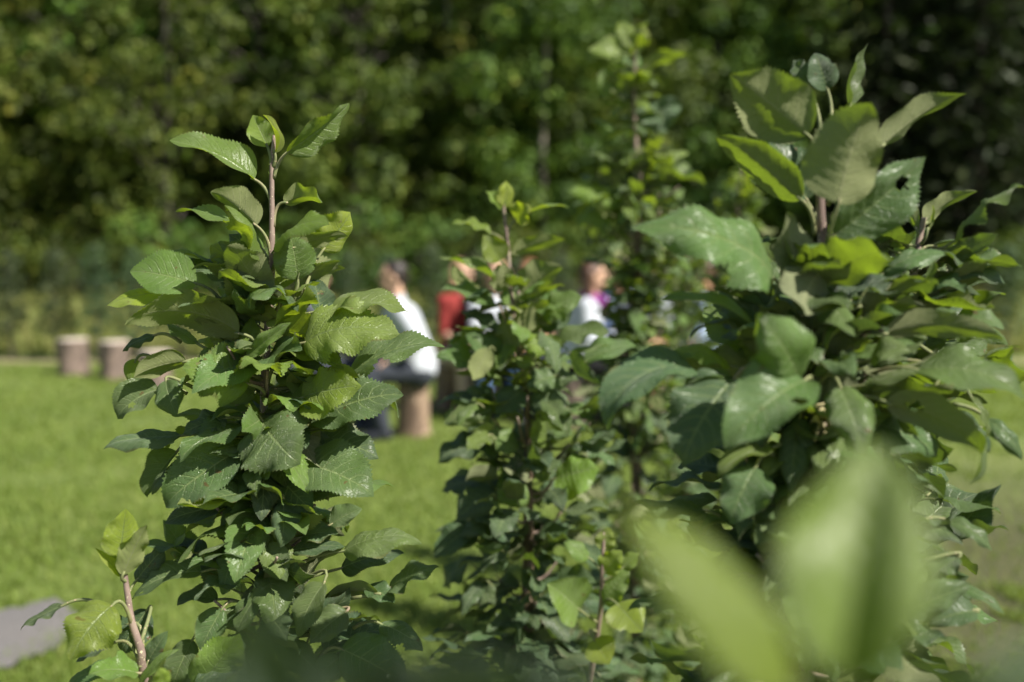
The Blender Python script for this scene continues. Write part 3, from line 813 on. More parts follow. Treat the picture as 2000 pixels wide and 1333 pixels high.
    e = Bag(); legs(e, .014, trouser); ball_cone(e, hip + [0, .085, -.025], .118 * B, hip + [0, -.085, -.025], .118 * B)
    melt(e, 'trousers', legs_m, root, .014, 3)
    for f in feet:
        f = np.asarray(f, float); e = Bag(); ball_cone(e, f + [-.06, 0, .004], .046, f + [.05, 0, -.004], .046); ball_cone(e, f + [.04, 0, -.006], .045, f + [.15, 0, -.016], .034); ball_cone(e, f + [-.045, 0, .01], .044, f + [-.035, 0, .055], .043)
        melt(e, 'shoe', shoe_m or SHOE, root, .012, 2)
    if scarf:
        e = Bag()
        for k in range(16):
            a0, a1 = 2 * math.pi * k / 16, 2 * math.pi * (k + 1) / 16
            q = lambda a: nk + np.array([.02 + .085 * math.cos(a), .085 * math.sin(a), -.005 - .03 * math.cos(a)])
            ball_cone(e, q(a0), .035, q(a1), .035, 10)
        ball_cone(e, nk + [.10, .02, -.03], .035, nk + [.12, .03, -.14], .03)
        melt(e, 'scarf', scarf, root, .012, 3)
    return root

WHITE = cloth("white_cotton", (.46, .49, .54), .04); RED = cloth("red_cotton", (.24, .026, .022), .4); DARK = cloth("dark_denim", (.030, .036, .050), .3); BEIGE = cloth("beige_cotton", (.46, .36, .29))
BLUE = cloth("blue_denim", (.07, .13, .26), .3); LBLUE = cloth("pale_blue_cotton", (.42, .52, .72)); BLACK = cloth("black_cotton", (.012, .012, .014)); PURPLE = cloth("purple_scarf", (.25, .025, .24)); OLIVE = cloth("grey_cotton", (.10, .11, .13))
PI = math.pi
person(815, 7.65, PI * 1.04, .44, "dark-haired man in a white shirt and dark jeans seated in profile on a log", SKIN_A, 'dark', 0, 'shirt', WHITE, DARK, .14,
       [(.22, .20, .62), (.36, -.10, .62)], [(.40, .20, .52), (.45, -.10, .52)], [(.30, .24, .05), (.36, -.13, .05)], build=1.16, head_turn=.1)
log_seat(804, 7.66, .130, .43, "log seat with pale bare wood under the man in the white shirt", M_BARE, 4)
person(578, 7.9, 0.25, .43, "dark-haired person mostly hidden behind the front apple tree, left of the man in white", SKIN_A, 'dark', 0, 'shirt', OLIVE, DARK, .10,
       [(.42, .12, .64), (.50, -.06, .60)], feet=[(.55, .14, .05), (.52, -.16, .05)], head_turn=-.3)
log_seat(575, 7.95, .17, .42, "log seat hidden behind the front apple tree under its dark-haired sitter", M_BARK, 5)
person(893, 8.9, -PI / 2 + .45, .44, "fair-haired woman in a red top and beige trousers behind the man in white", SKIN_A, 'fair', .10, 'top', RED, BEIGE, .08,
       [(.30, .16, .66), (.36, -.06, .64)], sleeve=.35, head_turn=.5, build=.86)
log_seat(889, 8.96, .18, .43, "log seat under the woman in the red top", M_BARE, 6)
person(968, 8.7, -PI / 2 + .1, .44, "fair-haired person in a pale shirt and blue jeans behind the second apple tree's stem", SKIN_A, 'fair', .06, 'shirt', WHITE, BLUE, .06, sleeve=.5, head_turn=-.3)
log_seat(968, 8.75, .17, .43, "log seat under the person in blue jeans", M_BARK, 7)
person(1042, 9.0, -PI / 2 - .3, .44, "person with reddish brown hair and black top, low behind the second apple tree", SKIN_B, 'red', .12, 'top', BLACK, DARK, .10, sleeve=.5, nod=.2)
log_seat(1042, 9.05, .17, .43, "log seat under the person with reddish hair", M_BARK, 8)
person(1122, 8.1, -.25, .44, "brown-haired woman in a white blouse with a purple scarf, arm stretched to the right", SKIN_A, 'brown', .20, 'blouse', WHITE, BLACK, .12,
       [(.40, .10, .66), (.44, -.16, .78)], head_turn=.2, scarf=PURPLE)
log_seat(1116, 8.1, .17, .43, "log seat under the woman in the white blouse", M_BARK, 9)
person(1214, 8.9, -PI / 2 - .2, .44, "dark-haired person in a pale blue shirt just left of the tallest apple tree's stem", SKIN_B, 'dark', 0, 'shirt', LBLUE, DARK, .08, head_turn=-.2)
log_seat(1214, 8.95, .17, .43, "log seat under the person in the pale blue shirt", M_BARK, 10)
person(1272, 8.5, -PI / 2 - .5, .44, "bare-legged person in a white top just right of the tallest apple tree's stem", SKIN_B, 'brown', .06, 'top', WHITE, BLACK, .12, sleeve=.5, trouser=.15, head_turn=-.2)
log_seat(1276, 8.55, .17, .43, "log seat under the bare-legged person in white", M_BARK, 11)
person(1405, 8.3, PI * .92, .44, "person in a pale blue shirt glimpsed between the leaves of the nearest apple tree", SKIN_B, 'brown', .02, 'shirt', LBLUE, BEIGE, .10)
log_seat(1408, 8.3, .17, .43, "log seat under the person glimpsed at the nearest apple tree's leaves", M_BARK, 12)

# ------------------------------------------------------------------ apple trees
def apple_root(stem, label, group='young apple trees'):
    e = stem[-1]; return empty('apple_tree', (e[0], e[1], 0), label, 'apple tree', group)

# ---- front left tree -------------------------------------------------
rA = np.random.default_rng(11)
LS = stem_path([(537, 265, .0), (531, 320, 0), (531, 420, .0), (530, 555, .0), (519, 690, .005), (516, 850, .005), (513, 1000, .0), (520, 1160, 0), (522, 1330, .0)], 1.0)
left = apple_root(LS, "young apple tree in sharp focus at the left with a leafy tip against the wood")
trunk_obj(LS, .0022, .0105, left, rA, CAM_H - .16, lambda g: spurs(g, LS, .75, 1.35, 40, .06, rA))
rows = [
 ('A', 880, 475, 418, 262, .50, 62, 24, 30, .30, 0, -2),
 ('A', 952, 298, 872, 125, .62, -10, 18, -15, .12, 0, 1, dict(at=(975, 400))),
 ('A', 990, 330, 925, 125, .34, 60, 60, 55, .10, -.5, -1, dict(at=(978, 410))),
 ('A', 1055, 330, 1395, 60, .50, -35, 34, 10, .42, 0, 2, dict(at=(985, 470))),
 ('A', 890, 725, 640, 545, .88, 128, 40, 25, .50, -1, -3, dict(at=(968, 900))),
 ('A', 1042, 600, 1240, 600, .80, 118, 30, 70, .40, 0, -1, dict(at=(985, 730))),
 ('A', 1250, 860, 1400, 650, .85, -22, 15, 10, .08, 2, 3, dict(at=(1150, 1100))),
 ('A', 1090, 845, 1390, 785, .48, 112, 20, 30, .55, -1, 0),
 ('A', 1115, 1015, 1070, 760, .95, 14, 24, 25, .38, 0, -1, dict(at=(1000, 1180))),
 ('A', 880, 815, 700, 695, .45, 80, 35, 20, .60, 1, 2),
 ('A', 770, 910, 645, 830, .85, 15, 15, 10, .08, 2, 3),
 ('A', 905, 880, 740, 770, .80, 20, 20, 20, .95, 3, 3),
 ('A', 930, 940, 790, 830, .60, 45, 25, 20, .90, 1, 1),
 ('A', 640, 925, 325, 905, .46, 70, 14, 40, .25, 2, 0),
 ('A', 770, 1020, 445, 935, .52, 58, 20, 25, .92, 1, 2),
 ('A', 565, 1040, 205, 975, .58, 30, 14, 25, .36, -1, -2, dict(at=(760, 1260))),
 ('A', 380, 1085, 80, 1160, .50, 40, 15, 20, .02, -1, -2),
 ('A', 985, 1095, 655, 910, .45, 42, 22, 15, .50, -2, -3),
 ('A', 795, 1310, 178, 1268, .52, 112, 15, 80, .42, -3, -5, dict(at=(930, 1500), roll=(.2, .2))),
 ('A', 1290, 1190, 1715, 1195, .48, 58, 14, 50, .45, -1, -2, dict(serr=.07)),
 ('B', 1150, 305, 1670, 258, .60, 52, 14, 48, .40, -3, -5, dict(at=(950, 540), roll=(.1, .5), serr=.07)),
 ('A', 1240, 1215, 1198, 1015, .72, 25, 25, 20, .95, 1, 2),
 ('B', 775, 150, 1015, 185, .55, 115, 15, 60, .45, -1, -2),
 ('B', 840, 378, 1085, 195, .36, 25, 35, 10, .30, -5, -7),
 ('B', 835, 330, 868, 165, .55, 15, 15, 15, .10, -2, -1),
 ('B', 1065, 280, 1130, 95, .85, 30, 15, 20, .25, 0, 1),
 ('B', 510, 405, 225, 495, 1.0, 132, 38, 30, .45, -2, -4, dict(at=(800, 400))),
 ('B', 570, 310, 400, 205, .70, 70, 15, 20, .60, 0, 0),
 ('B', 850, 530, 490, 440, .80, 38, 10, 35, .22, -4, -6, dict(at=(930, 600), roll=(.5, .1))),
 ('B', 340, 265, 165, 355, .42, 58, 20, 25, .90, 1, 1),
 ('B', 240, 395, 190, 505, .75, 10, 15, 10, .15, 2, 2),
 ('B', 360, 555, 138, 720, .62, 42, 22, 40, .75, -1, -2),
 ('B', 400, 510, 462, 705, .72, -25, 25, 30, .62, -2, -4),
 ('B', 1135, 605, 1462, 540, .68, 22, 14, 30, .12, -3, -5, dict(at=(950, 660), serr=.06)),
 ('B', 1200, 715, 1690, 590, .56, 35, 20, 25, .80, -1, -2, dict(at=(950, 690))),
 ('B', 1390, 485, 1915, 330, .40, 66, 16, 35, .68, 1, 0, dict(at=(970, 560))),
 ('B', 925, 730, 1130, 965, 1.0, -12, 12, 55, .72, -3, -6, dict(at=(940, 700))),
 ('B', 730, 715, 490, 800, .62, 35, 18, 30, .90, -2, -3),
 ('B', 480, 810, 58, 885, .44, 64, 22, 10, .88, -1, -3, dict(at=(900, 850))),
 ('B', 800, 885, 398, 1195, .52, 22, 16, 25, .74, -3, -4, dict(at=(930, 840))),
 ('B', 460, 895, 300, 1145, .55, 35, 35, 30, .68, 0, -1),
 ('B', 1150, 960, 1530, 1140, .66, 28, 16, 35, .70, -2, -4, dict(at=(960, 850))),
 ('B', 980, 895, 1055, 1090, .65, 10, 15, 25, .95, -1, -2),
 ('B', 1240, 815, 1555, 935, .55, 35, 16, 25, .95, 1, 0),
 ('B', 745, 1185, 392, 1285, .46, 35, 18, 20, .92, -1, -2, dict(at=(880, 1185))),
 ('B', 812, 1145, 688, 1045, .68, 10, 25, 15, .85, -1, -1, dict(at=(880, 1180))),
 ('B', 915, 1000, 928, 1145, .62, -5, 15, 15, .9, -2, -2),
 ('B', 840, 1205, 690, 1345, .68, 15, 20, 30, .75, -2, -3),
 ('B', 1000, 1110, 1100, 1325, .66, -10, 18, 25, .92, -1, -2),
 ('B', 1110, 1165, 1375, 1055, .50, 40, 18, 20, .9, 1, 1),
 ('B', 1290, 1295, 1465, 1205, .55, 35, 18, 20, .75, 2, 2),
 ('C', 1490, 215, 1832, 185, .52, 56, 14, 40, .66, -2, -3, dict(at=(1200, 330), serr=.06)),
 ('C', 1310, 155, 1468, 140, .55, 45, 16, 30, .8, -1, -2),
 ('C', 1150, 195, 1245, 348, .66, 5, 18, 25, .75, -3, -4),
 ('C', 1040, 175, 965, 405, .74, -20, 18, 30, .70, -4, -5, dict(at=(1100, 140), roll=(.1, .7))),
 ('C', 895, 225, 720, 205, .55, 62, 18, 30, .95, -1, -1),
 ('C', 875, 305, 578, 425, .50, 52, 20, 50, .78, -3, -4),
 ('C', 1070, 50, 952, 165, .70, 20, 18, 25, .78, -1, -2),
 ('C', 1230, 0, 1215, 200, .60, 20, 25, 25, .85, -3, -4),
 ('C', 1640, 400, 1415, 425, .45, 112, 16, 50, .55, -2, -2),
 ('C', 1590, 380, 1712, 440, .55, 35, 18, 30, .8, -1, -2),
 ('C', 1690, 375, 1908, 285, .58, 48, 18, 30, .75, 0, -2, dict(at=(1480, 420))),
 ('C', 1510, 520, 1655, 520, .5, 80, 16, 30, .7, -2, -2),
 ('C', 1650, 530, 1835, 650, .58, 38, 18, 30, .78, -1, -2),
 ('C', 1480, 640, 1770, 800, .66, 15, 14, 25, .78, -3, -4),
 ('C', 1505, 475, 1338, 620, .60, 22, 14, 30, .78, -3, -5),
 ('C', 965, 465, 868, 645, .62, 10, 18, 30, .72, -3, -4),
 ('C', 1110, 420, 1030, 570, .55, 35, 18, 30, .72, -3, -4),
 ('C', 860, 830, 1040, 570, .60, -25, 16, -20, .22, -7, -8, dict(serr=.06)),
 ('C', 1405, 355, 1295, 590, .52, 30, 24, 40, .68, -4, -5),
 ('C', 1480, 670, 1345, 790, .60, 15, 18, 30, .75, -3, -4),
 ('C', 945, 425, 768, 455, .50, 60, 20, 45, .92, -1, -2),
 ('C', 835, 600, 755, 800, .60, 15, 18, 30, .8, -3, -3),
 ('C', 1480, 290, 1755, 225, .52, 50, 15, 20, .96, 1, 1),
 ('C', 1110, 690, 1190, 800, .6, 10, 18, 30, .8, -3, -4),
 ('C', 1230, 330, 1330, 470, .6, 0, 18, 30, .85, 0, -1),
]
leaf_table(rows, 1.0, LS, left, rA)
lb = Bag()
pl_ = lambda z: np.interp(z, [.80, .95, 1.05, 1.15, 1.25, 1.33, 1.38, 1.43], [.15, .15, .14, .13, .15, .15, .12, .06])
fill_leaves(lb, LS, .62, 1.10, 150, pl_, rA, (.05, .08), (.6, 1.0), True, front=.6)
fill_leaves(lb, LS, 1.10, 1.37, 52, pl_, rA, (.05, .075), (.4, 1.0), True, front=.25)
fill_leaves(lb, LS, 1.13, 1.36, 46, lambda z: .065, rA, (.045, .07), (.35, 1.0), True, front=.3)
fill_leaves(lb, LS, 1.16, 1.40, 54, pl_, rA, (.068, .095), (.2, .8), True, front=.2)
# stipules and bud at the tip
for (x, y, x2, y2) in [(975, 400, 955, 390), (990, 420, 1000, 395), (968, 455, 955, 430), (985, 440, 1000, 400), (975, 330, 950, 300)]:
    put_leaf(lb, P(*cr('A', x, y), 1), P(*cr('A', x2, y2), .998), np.array([0, -1, 0.3]), .2, rA, None, hero=False, wr=.3)
o = lb.build('crown', [M_LEAF, M_PET], left); keep_world(o, left)

# side shoot at the lower left
SS = smooth_path([P(*cr('C', x, y), d) for x, y, d in [(540, 300, .93), (553, 400, .93), (572, 520, .93), (612, 650, .93), (640, 800, .94)]] + [np.array([LS[-1][0] - .06, LS[-1][1] - .03, .82]), np.array([LS[-1][0], LS[-1][1], .74])], 6)
g = Bag(); tv, tf, tu = tube(SS, np.linspace(.0024, .0052, len(SS)), 10, .05, rA); g.add(tv, tf, tu)
shoot = g.build('side_shoot', [M_STEM], left); keep_world(shoot, left)
tag(shoot, "pinkish side shoot with bright young leaves at the tip")
rows = [
 ('C', 520, 250, 545, 30, .72, 20, 14, -10, .0, 0, 0, dict(at=(545, 330))),
 ('C', 532, 320, 636, 100, .60, 158, 30, 12, .30, -1, -1, dict(at=(548, 345))),
 ('C', 525, 325, 410, 200, .44, 30, 30, 15, .05, 0, 0, dict(at=(545, 350))),
 ('C', 488, 450, 305, 690, .80, 28, 12, 45, .20, -2, -5, dict(at=(575, 545))),
 ('C', 560, 530, 395, 610, .55, 45, 15, 20, .95, 2, 2),
 ('C', 275, 450, 88, 560, .45, 55, 20, 10, .85, 1, 0, dict(at=(480, 470))),
 ('C', 600, 745, 385, 750, .55, 50, 14, 35, .35, -2, -4),
 ('C', 640, 470, 530, 650, .7, 15, 18, 25, .95, 3, 3),
 ('C', 610, 800, 780, 640, .38, 40, 35, 25, .40, -2, -2),
 ('C', 590, 345, 720, 195, .55, 30, 18, 15, .95, 4, 4),
 ('C', 490, 615, 330, 700, .5, 60, 20, 30, .95, 2, 1, dict(at=(610, 720))),
 ('C', 720, 800, 690, 720, .7, 0, 15, 10, .05, -14, -15),
 ('C', 500, 720, 300, 800, .6, 45, 18, 30, .7, 0, 0),
 ('C', 640, 700, 730, 560, .5, 20, 20, 20, .85, 2, 2),
]
leaf_table(rows, .93, SS, shoot, rA)

# ---- nearest tree on the right ---------------------------------------
rD = np.random.default_rng(12)
RS = stem_path([(1606, 280, .0), (1602, 395, .0), (1606, 470, 0), (1598, 540, .0), (1588, 640, 0), (1585, 760, .005), (1570, 900, .01), (1552, 1080, .01), (1545, 1330, .01)], .80)
right = apple_root(RS, "big-leaved young apple tree nearest to the photographer on the right")
def right_twigs(g):
    spurs(g, RS, .70, 1.30, 40, .07, rD, .0026); q0 = P(*cr('D', 1508, 960), .86)
    for q in ([P(1585, 760, .81), P(1700, 640, .86), P(1840, 560, .90)], [P(1560, 1150, .81), P(1680, 900, .88), P(1830, 660, .92)], [P(1552, 1330, .82), P(1700, 1200, .88), P(1800, 1050, .92)]):
        g.add(*tube(smooth_path(q, 6), np.linspace(.0045, .002, 13), 8, .05, rD))
    g.add(*tube(smooth_path([q0 + np.array([.004, 0, .02]), q0, P(1775, 560, .85), P(1690, 690, .83), P(1580, 840, .815)], 6), np.linspace(.0022, .005, 25), 8, .05, rD))
trunk_obj(RS, .0032, .0125, right, rD, CAM_H - .05, right_twigs)
rows = [
 ('D', 1000, 478, 640, 200, .86, 166, 24, 10, .62, -1, -3, dict(at=(1045, 800))),
 ('D', 1090, 270, 1030, 105, .95, 15, 20, 15, .95, 2, 2, dict(at=(1068, 520))),
 ('D', 1000, 250, 935, 135, .8, 10, 25, 15, .85, 2, 3, dict(at=(1060, 520))),
 ('D', 1140, 790, 1290, 330, .88, -158, 24, 15, .60, -6, -8, dict(at=(1070, 1050), pr=.0013)),
 ('D', 1335, 530, 1730, 288, .60, 118, 25, 15, .68, 0, 1, dict(at=(1090, 800))),
 ('D', 1190, 350, 1275, 58, .44, 60, 50, -35, .72, 3, 4, dict(at=(1075, 540))),
 ('D', 968, 772, 585, 490, .60, 158, 28, 18, .60, -1, -2, dict(at=(1030, 930))),
 ('D', 995, 775, 820, 490, .70, 40, 20, 15, .95, 2, 2),
 ('D', 1120, 935, 1540, 575, .70, -20, 32, 15, .66, -1, -2, dict(at=(1120, 1035))),
 ('D', 840, 1130, 195, 905, .45, 34, 14, 45, .60, -3, -7, dict(at=(810, 1290), wave=.13, da=-3)),
 ('D', 1025, 1125, 825, 960, .75, 95, 22, 30, .50, -2, -3),
 ('D', 1025, 1130, 1310, 1065, .52, 110, 18, 40, .55, -2, -3),
 ('D', 1045, 1110, 985, 1285, .95, 140, 15, 20, .95, -4, -8),
 ('D', 1340, 1115, 1640, 1030, .52, 52, 14, 35, .66, 2, 1),
 ('D', 1225, 1265, 1565, 1155, .42, 108, 16, 40, .52, -2, -4),
 ('D', 1650, 1115, 1908, 1162, .45, 68, 15, 35, .9, 4, 3),
 ('D', 1500, 915, 1395, 715, .48, 130, 34, 15, .45, 6, 7, dict(at=(1505, 980), da=6)),
 ('D', 1530, 885, 1775, 735, .46, 112, 22, 35, .55, 6, 6, dict(at=(1508, 970), da=6)),
 ('D', 1545, 920, 1570, 795, .36, 120, 35, 25, .45, 5, 5, dict(at=(1508, 985), da=6)),
 ('D', 1460, 1005, 1248, 893, .44, 100, 18, 25, .6, 6, 5),
 ('D', 1570, 985, 1858, 1018, .42, 105, 18, 35, .7, 6, 5),
 ('E', 765, 330, 322, 203, .38, 78, 20, 25, .55, -2, -4),
 ('E', 800, 225, 572, 148, .48, 100, 20, 25, .92, 2, 1),
 ('E', 720, 345, 462, 378, .42, 85, 20, 35, .95, 1, 0),
 ('E', 960, 565, 765, 265, .75, 18, 14, 25, .55, -7, -11),
 ('E', 985, 570, 622, 885, .62, 22, 14, 30, .62, -8, -11),
 ('E', 665, 560, 430, 965, .74, 22, 14, 25, .95, -4, -7),
 ('E', 835, 560, 655, 745, .7, 15, 15, 20, .92, -4, -5),
 ('E', 1150, 600, 1265, 915, .72, 5, 16, 35, .66, -6, -9, dict(at=(1030, 640))),
 ('E', 1105, 420, 1060, 710, .75, 150, 18, 20, .98, -2, -3),
 ('E', 1225, 310, 1085, 430, .40, 70, 30, 20, .30, -4, -5),
 ('E', 1180, 440, 1300, 390, .95, 85, 18, 25, .5, -4, -5),
 ('E', 1285, 475, 1465, 445, .85, 55, 16, 40, .66, -4, -6),
 ('E', 1345, 355, 1900, 388, .40, 96, 18, 35, .60, -2, -4, dict(at=(1190, 430))),
 ('E', 1680, 310, 1895, 335, .75, 42, 14, 45, .62, 1, 0),
 ('E', 1430, 335, 1690, 255, .45, 55, 14, 25, .62, 0, -1),
 ('E', 1500, 520, 1995, 655, .52, 48, 12, 40, .62, -4, -7, dict(at=(1200, 600))),
 ('E', 1258, 592, 1590, 558, .34, 70, 18, 25, .60, -3, -5),
 ('E', 1580, 600, 1500, 695, .7, 20, 18, 20, .8, -2, -2),
 ('E', 1360, 670, 1790, 900, .60, 128, 14, 35, .66, -4, -7),
 ('E', 1762, 800, 1738, 1045, .45, 70, 35, 35, .72, -3, -4),
 ('E', 1640, 720, 1830, 900, .5, 40, 20, 35, .92, 0, -1),
 ('E', 1815, 745, 1975, 935, .50, 35, 18, 35, .75, 1, 0),
 ('E', 1745, 645, 1818, 838, .32, 60, 35, 20, .45, -1, -2),
 ('E', 492, 540, 88, 805, .40, 56, 20, 55, .90, -3, -6),
 ('E', 645, 505, 345, 468, .45, 56, 16, 30, .25, -1, -2),
 ('E', 660, 555, 440, 592, .45, 60, 18, 30, .55, -3, -4),
 ('E', 965, 740, 925, 1085, .56, -10, 18, 25, .95, -2, -4),
 ('F', 845, 175, 590, 315, .50, 45, 16, 30, .35, -3, -4),
 ('F', 765, 265, 650, 525, .95, 12, 14, 30, .74, -4, -5),
 ('F', 1650, 515, 1855, 655, .45, 45, 18, 35, .8, 2, 1),
 ('F', 1650, 800, 1912, 942, .40, 52, 22, 25, .72, 2, 0),
 ('F', 1780, 930, 1560, 1000, .6, 25, 18, 35, .85, 0, 0),
 ('F', 1225, 1260, 1370, 1130, .6, 30, 18, 30, .8, 0, 0),
 ('F', 1020, 930, 1000, 1210, .7, 10, 18, 30, .78, -2, -4),
 ('F', 1080, 1090, 1130, 1260, .62, 15, 18, 30, .66, -1, -3),
 ('F', 1700, 680, 1560, 800, .7, 30, 18, 30, .85, 0, 0),
 ('F', 1330, 80, 1180, 10, .6, 45, 18, 30, .8, 0, 0),
 ('E', 1800, 480, 1985, 420, .5, 80, 18, 30, .6, 3, 3),
 ('E', 1430, 560, 1250, 640, .5, 55, 18, 30, .9, 0, 0),
]
RB = smooth_path([q0_ := P(*cr('D', 1508, 960), .86), P(1775, 560, .85), P(1690, 690, .83), P(1580, 840, .815)], 8)
leaf_table(rows, .80, np.vstack([RS, RB]), right, rD, pr=.0014, wmul=.82, cmul=1.5)
rb = Bag()
pr_ = lambda z: np.interp(z, [.60, .9, 1.1, 1.25, 1.34, 1.40], [.15, .16, .15, .15, .12, .06])
fill_leaves(rb, RS, .60, 1.16, 330, pr_, rD, (.05, .08), (.6, 1.0), True)
RX = smooth_path([P(1585, 760, .81), P(1700, 640, .86), P(1840, 560, .90)], 8); RX2 = smooth_path([P(1560, 1150, .81), P(1680, 900, .88), P(1830, 660, .92)], 8)
fill_leaves(rb, RX, 1.30, 1.38, 40, lambda z: .09, rD, (.05, .075), (.5, 1.0), True)
fill_leaves(rb, RX2, 1.12, 1.34, 100, lambda z: .10, rD, (.05, .078), (.5, 1.0), True)
RX3 = smooth_path([P(1552, 1330, .82), P(1700, 1200, .88), P(1800, 1050, .92)], 8)
fill_leaves(rb, RX3, 1.02, 1.18, 70, lambda z: .09, rD, (.05, .075), (.6, 1.0), True)
fill_leaves(rb, RB, 1.20, 1.42, 44, lambda z: .085, rD, (.05, .072), (.5, 1.0), True)
fill_leaves(rb, RS, 1.16, 1.37, 130, pr_, rD, (.05, .08), (.5, 1.0), True, front=.4)
o = rb.build('crown', [M_LEAF, M_PET], right); keep_world(o, right)
g = Bag()
for i in range(70):
    c = P(1612 + rD.normal(0, 13), 818 + rD.normal(0, 17), .765 + rD.normal(0, .006)); d = unit(rD.normal(size=3)) * rD.uniform(.002, .005)
    tv, tf, tu = tube([c - d, c, c + d], [.0004, .0011, .0004], 5); g.add(tv, tf, tu)
o = g.build('dried_blossom', [M_DRY], right); keep_world(o, right)

# ---- second tree, behind, in the middle --------------------------------
rG = np.random.default_rng(13)
MS = stem_path([(985, 375, 0), (984, 410, 0), (992, 480, 0), (998, 570, 0), (1015, 690, 0), (1030, 800, 0), (1032, 950, 0), (1030, 1330, 0)], 1.5)
mid = apple_root(MS, "young apple tree slightly out of focus in the middle, before the red and white clothes")
trunk_obj(MS, .0020, .011, mid, rG, CAM_H - .16, lambda g: spurs(g, MS, .7, 1.35, 40, .07, rG, .0024))
rows = [
 ('G', 440, 205, 448, 62, .62, 20, 25, 10, .12, 0, 0), ('G', 432, 212, 343, 118, .40, 40, 30, 15, .20, 0, 0),
 ('G', 500, 262, 582, 195, .75, 20, 18, 20, .10, 0, -2), ('G', 575, 225, 778, 205, .36, 70, 22, 25, .25, 0, -1),
 ('G', 370, 335, 165, 290, .34, 66, 22, 25, .15, 0, -1), ('G', 420, 480, 330, 345, .62, 20, 16, 15, .18, -1, -2),
 ('G', 412, 590, 102, 462, .40, 62, 22, 25, .55, -1, -2), ('G', 480, 440, 758, 368, .38, 100, 18, 35, .40, 0, 0),
 ('G', 530, 655, 742, 515, .75, 125, 25, 20, .55, -2, -4), ('G', 395, 710, 112, 628, .42, 60, 18, 30, .62, -1, -3),
 ('G', 640, 770, 848, 668, .58, 45, 16, 35, .42, -2, -4), ('G', 640, 850, 832, 695, .45, 40, 20, 20, .92, 0, 0),
 ('G', 412, 845, 203, 742, .44, 45, 20, 25, .95, 0, -1), ('G', 480, 950, 425, 785, .70, 150, 20, 20, .6, -3, -4),
 ('G', 552, 855, 572, 688, .42, 130, 30, 20, .35, -4, -4), ('G', 520, 830, 590, 700, .40, 110, 30, 20, .45, -3, -3),
 ('G', 720, 925, 988, 852, .44, 56, 18, 35, .66, -2, -4), ('G', 860, 1005, 1133, 932, .44, 54, 18, 30, .62, 0, -1),
 ('G', 465, 1025, 238, 862, .52, 42, 18, 25, .66, -2, -3), ('G', 342, 1045, 82, 985, .40, 58, 18, 30, .70, 0, -2),
 ('G', 415, 1090, 180, 1065, .42, 100, 18, 40, .6, -2, -3), ('G', 385, 1190, 92, 1230, .42, 62, 18, 30, .95, 0, -2),
 ('G', 375, 1210, 130, 1335, .55, 40, 14, 30, .60, -2, -4), ('G', 580, 1190, 782, 1225, .66, 30, 14, 35, .9, -4, -5),
 ('G', 535, 1150, 392, 1280, .62, 15, 16, 25, .85, -3, -4), ('G', 700, 950, 640, 870, .8, 20, 14, 20, .10, -3, -4),
 ('G', 660, 930, 530, 900, .7, 30, 14, 20, .20, -4, -5), ('G', 600, 1010, 470, 1000, .6, 60, 14, 30, .35, -4, -5),
 ('G', 650, 1060, 830, 1100, .5, 50, 14, 30, .8, -2, -3), ('G', 700, 1080, 560, 1140, .6, 30, 14, 30, .8, -5, -6),
 ('I', 1075, 870, 1060, 790, .6, 5, 14, 15, .15, -4, -5), ('I', 1085, 935, 1170, 915, .85, 15, 14, 25, .25, -5, -7),
 ('I', 1025, 945, 975, 985, .95, 10, 14, 25, .35, -5, -6), ('I', 950, 865, 855, 905, .42, 50, 16, 35, .95, -1, -2),
 ('I', 970, 960, 890, 1020, .5, 40, 16, 35, .92, -2, -3), ('I', 960, 1030, 850, 1040, .45, 62, 16, 30, .95, -1, -2),
 ('I', 1010, 880, 950, 835, .5, 30, 16, 25, .55, -3, -4), ('I', 1060, 830, 1120, 850, .6, 20, 14, 30, .6, -4, -5),
]
leaf_table(rows, 1.5, MS, mid, rG, pr=.0013, wmul=1.25)
mb = Bag()
pm_ = lambda z: np.interp(z, [.55, .8, 1.0, 1.15, 1.27, 1.36, 1.42], [.18, .17, .15, .16, .15, .10, .05])
fill_leaves(mb, MS, .55, 1.12, 320, pm_, rG, (.055, .08), (.8, 1.0), False)  # lower leaves take the darkest age tints, standing in for shade there
fill_leaves(mb, MS, 1.12, 1.36, 80, pm_, rG, (.05, .075), (.35, .9), False)
o = mb.build('crown', [M_LEAF, M_PET], mid); keep_world(o, mid)
# low bright side shoot between the two trees
S2 = smooth_path([P(1180, 1040, 1.36), P(1176, 1110, 1.36), P(1172, 1200, 1.38), P(1150, 1330, 1.42), np.array([MS[-1][0] + .05, MS[-1][1], .55])], 6)
g = Bag(); tv, tf, tu = tube(S2, np.linspace(.002, .005, len(S2)), 8, .05, rG); g.add(tv, tf, tu)
sh2 = g.build('side_shoot', [M_STEM], mid); keep_world(sh2, mid)
rows = [('I', 1180, 1075, 1190, 1030, .8, 0, 15, 10, .10, 0, 0), ('I', 1180, 1120, 1215, 1075, .7, 10, 15, 10, .12, 0, -1), ('I', 1130, 1190, 1068, 1140, .85, 20, 14, 25, .35, 0, -3),
        ('I', 1205, 1180, 1255, 1235, .95, 5, 12, 20, .10, -2, -5), ('I', 1160, 1250, 1190, 1298, 1.0, 0, 12, 20, .08, -2, -4), ('I', 1180, 1180, 1230, 1110, .6, 20, 14, 20, .4, 0, 0),
        ('I', 1150, 1090, 1100, 1060, .6, 30, 14, 20, .4, 0, 0), ('I', 1215, 1110, 1250, 1080, .7, 20, 14, 20, .2, 0, 0)]
leaf_table(rows, 1.36, S2, sh2, rG)

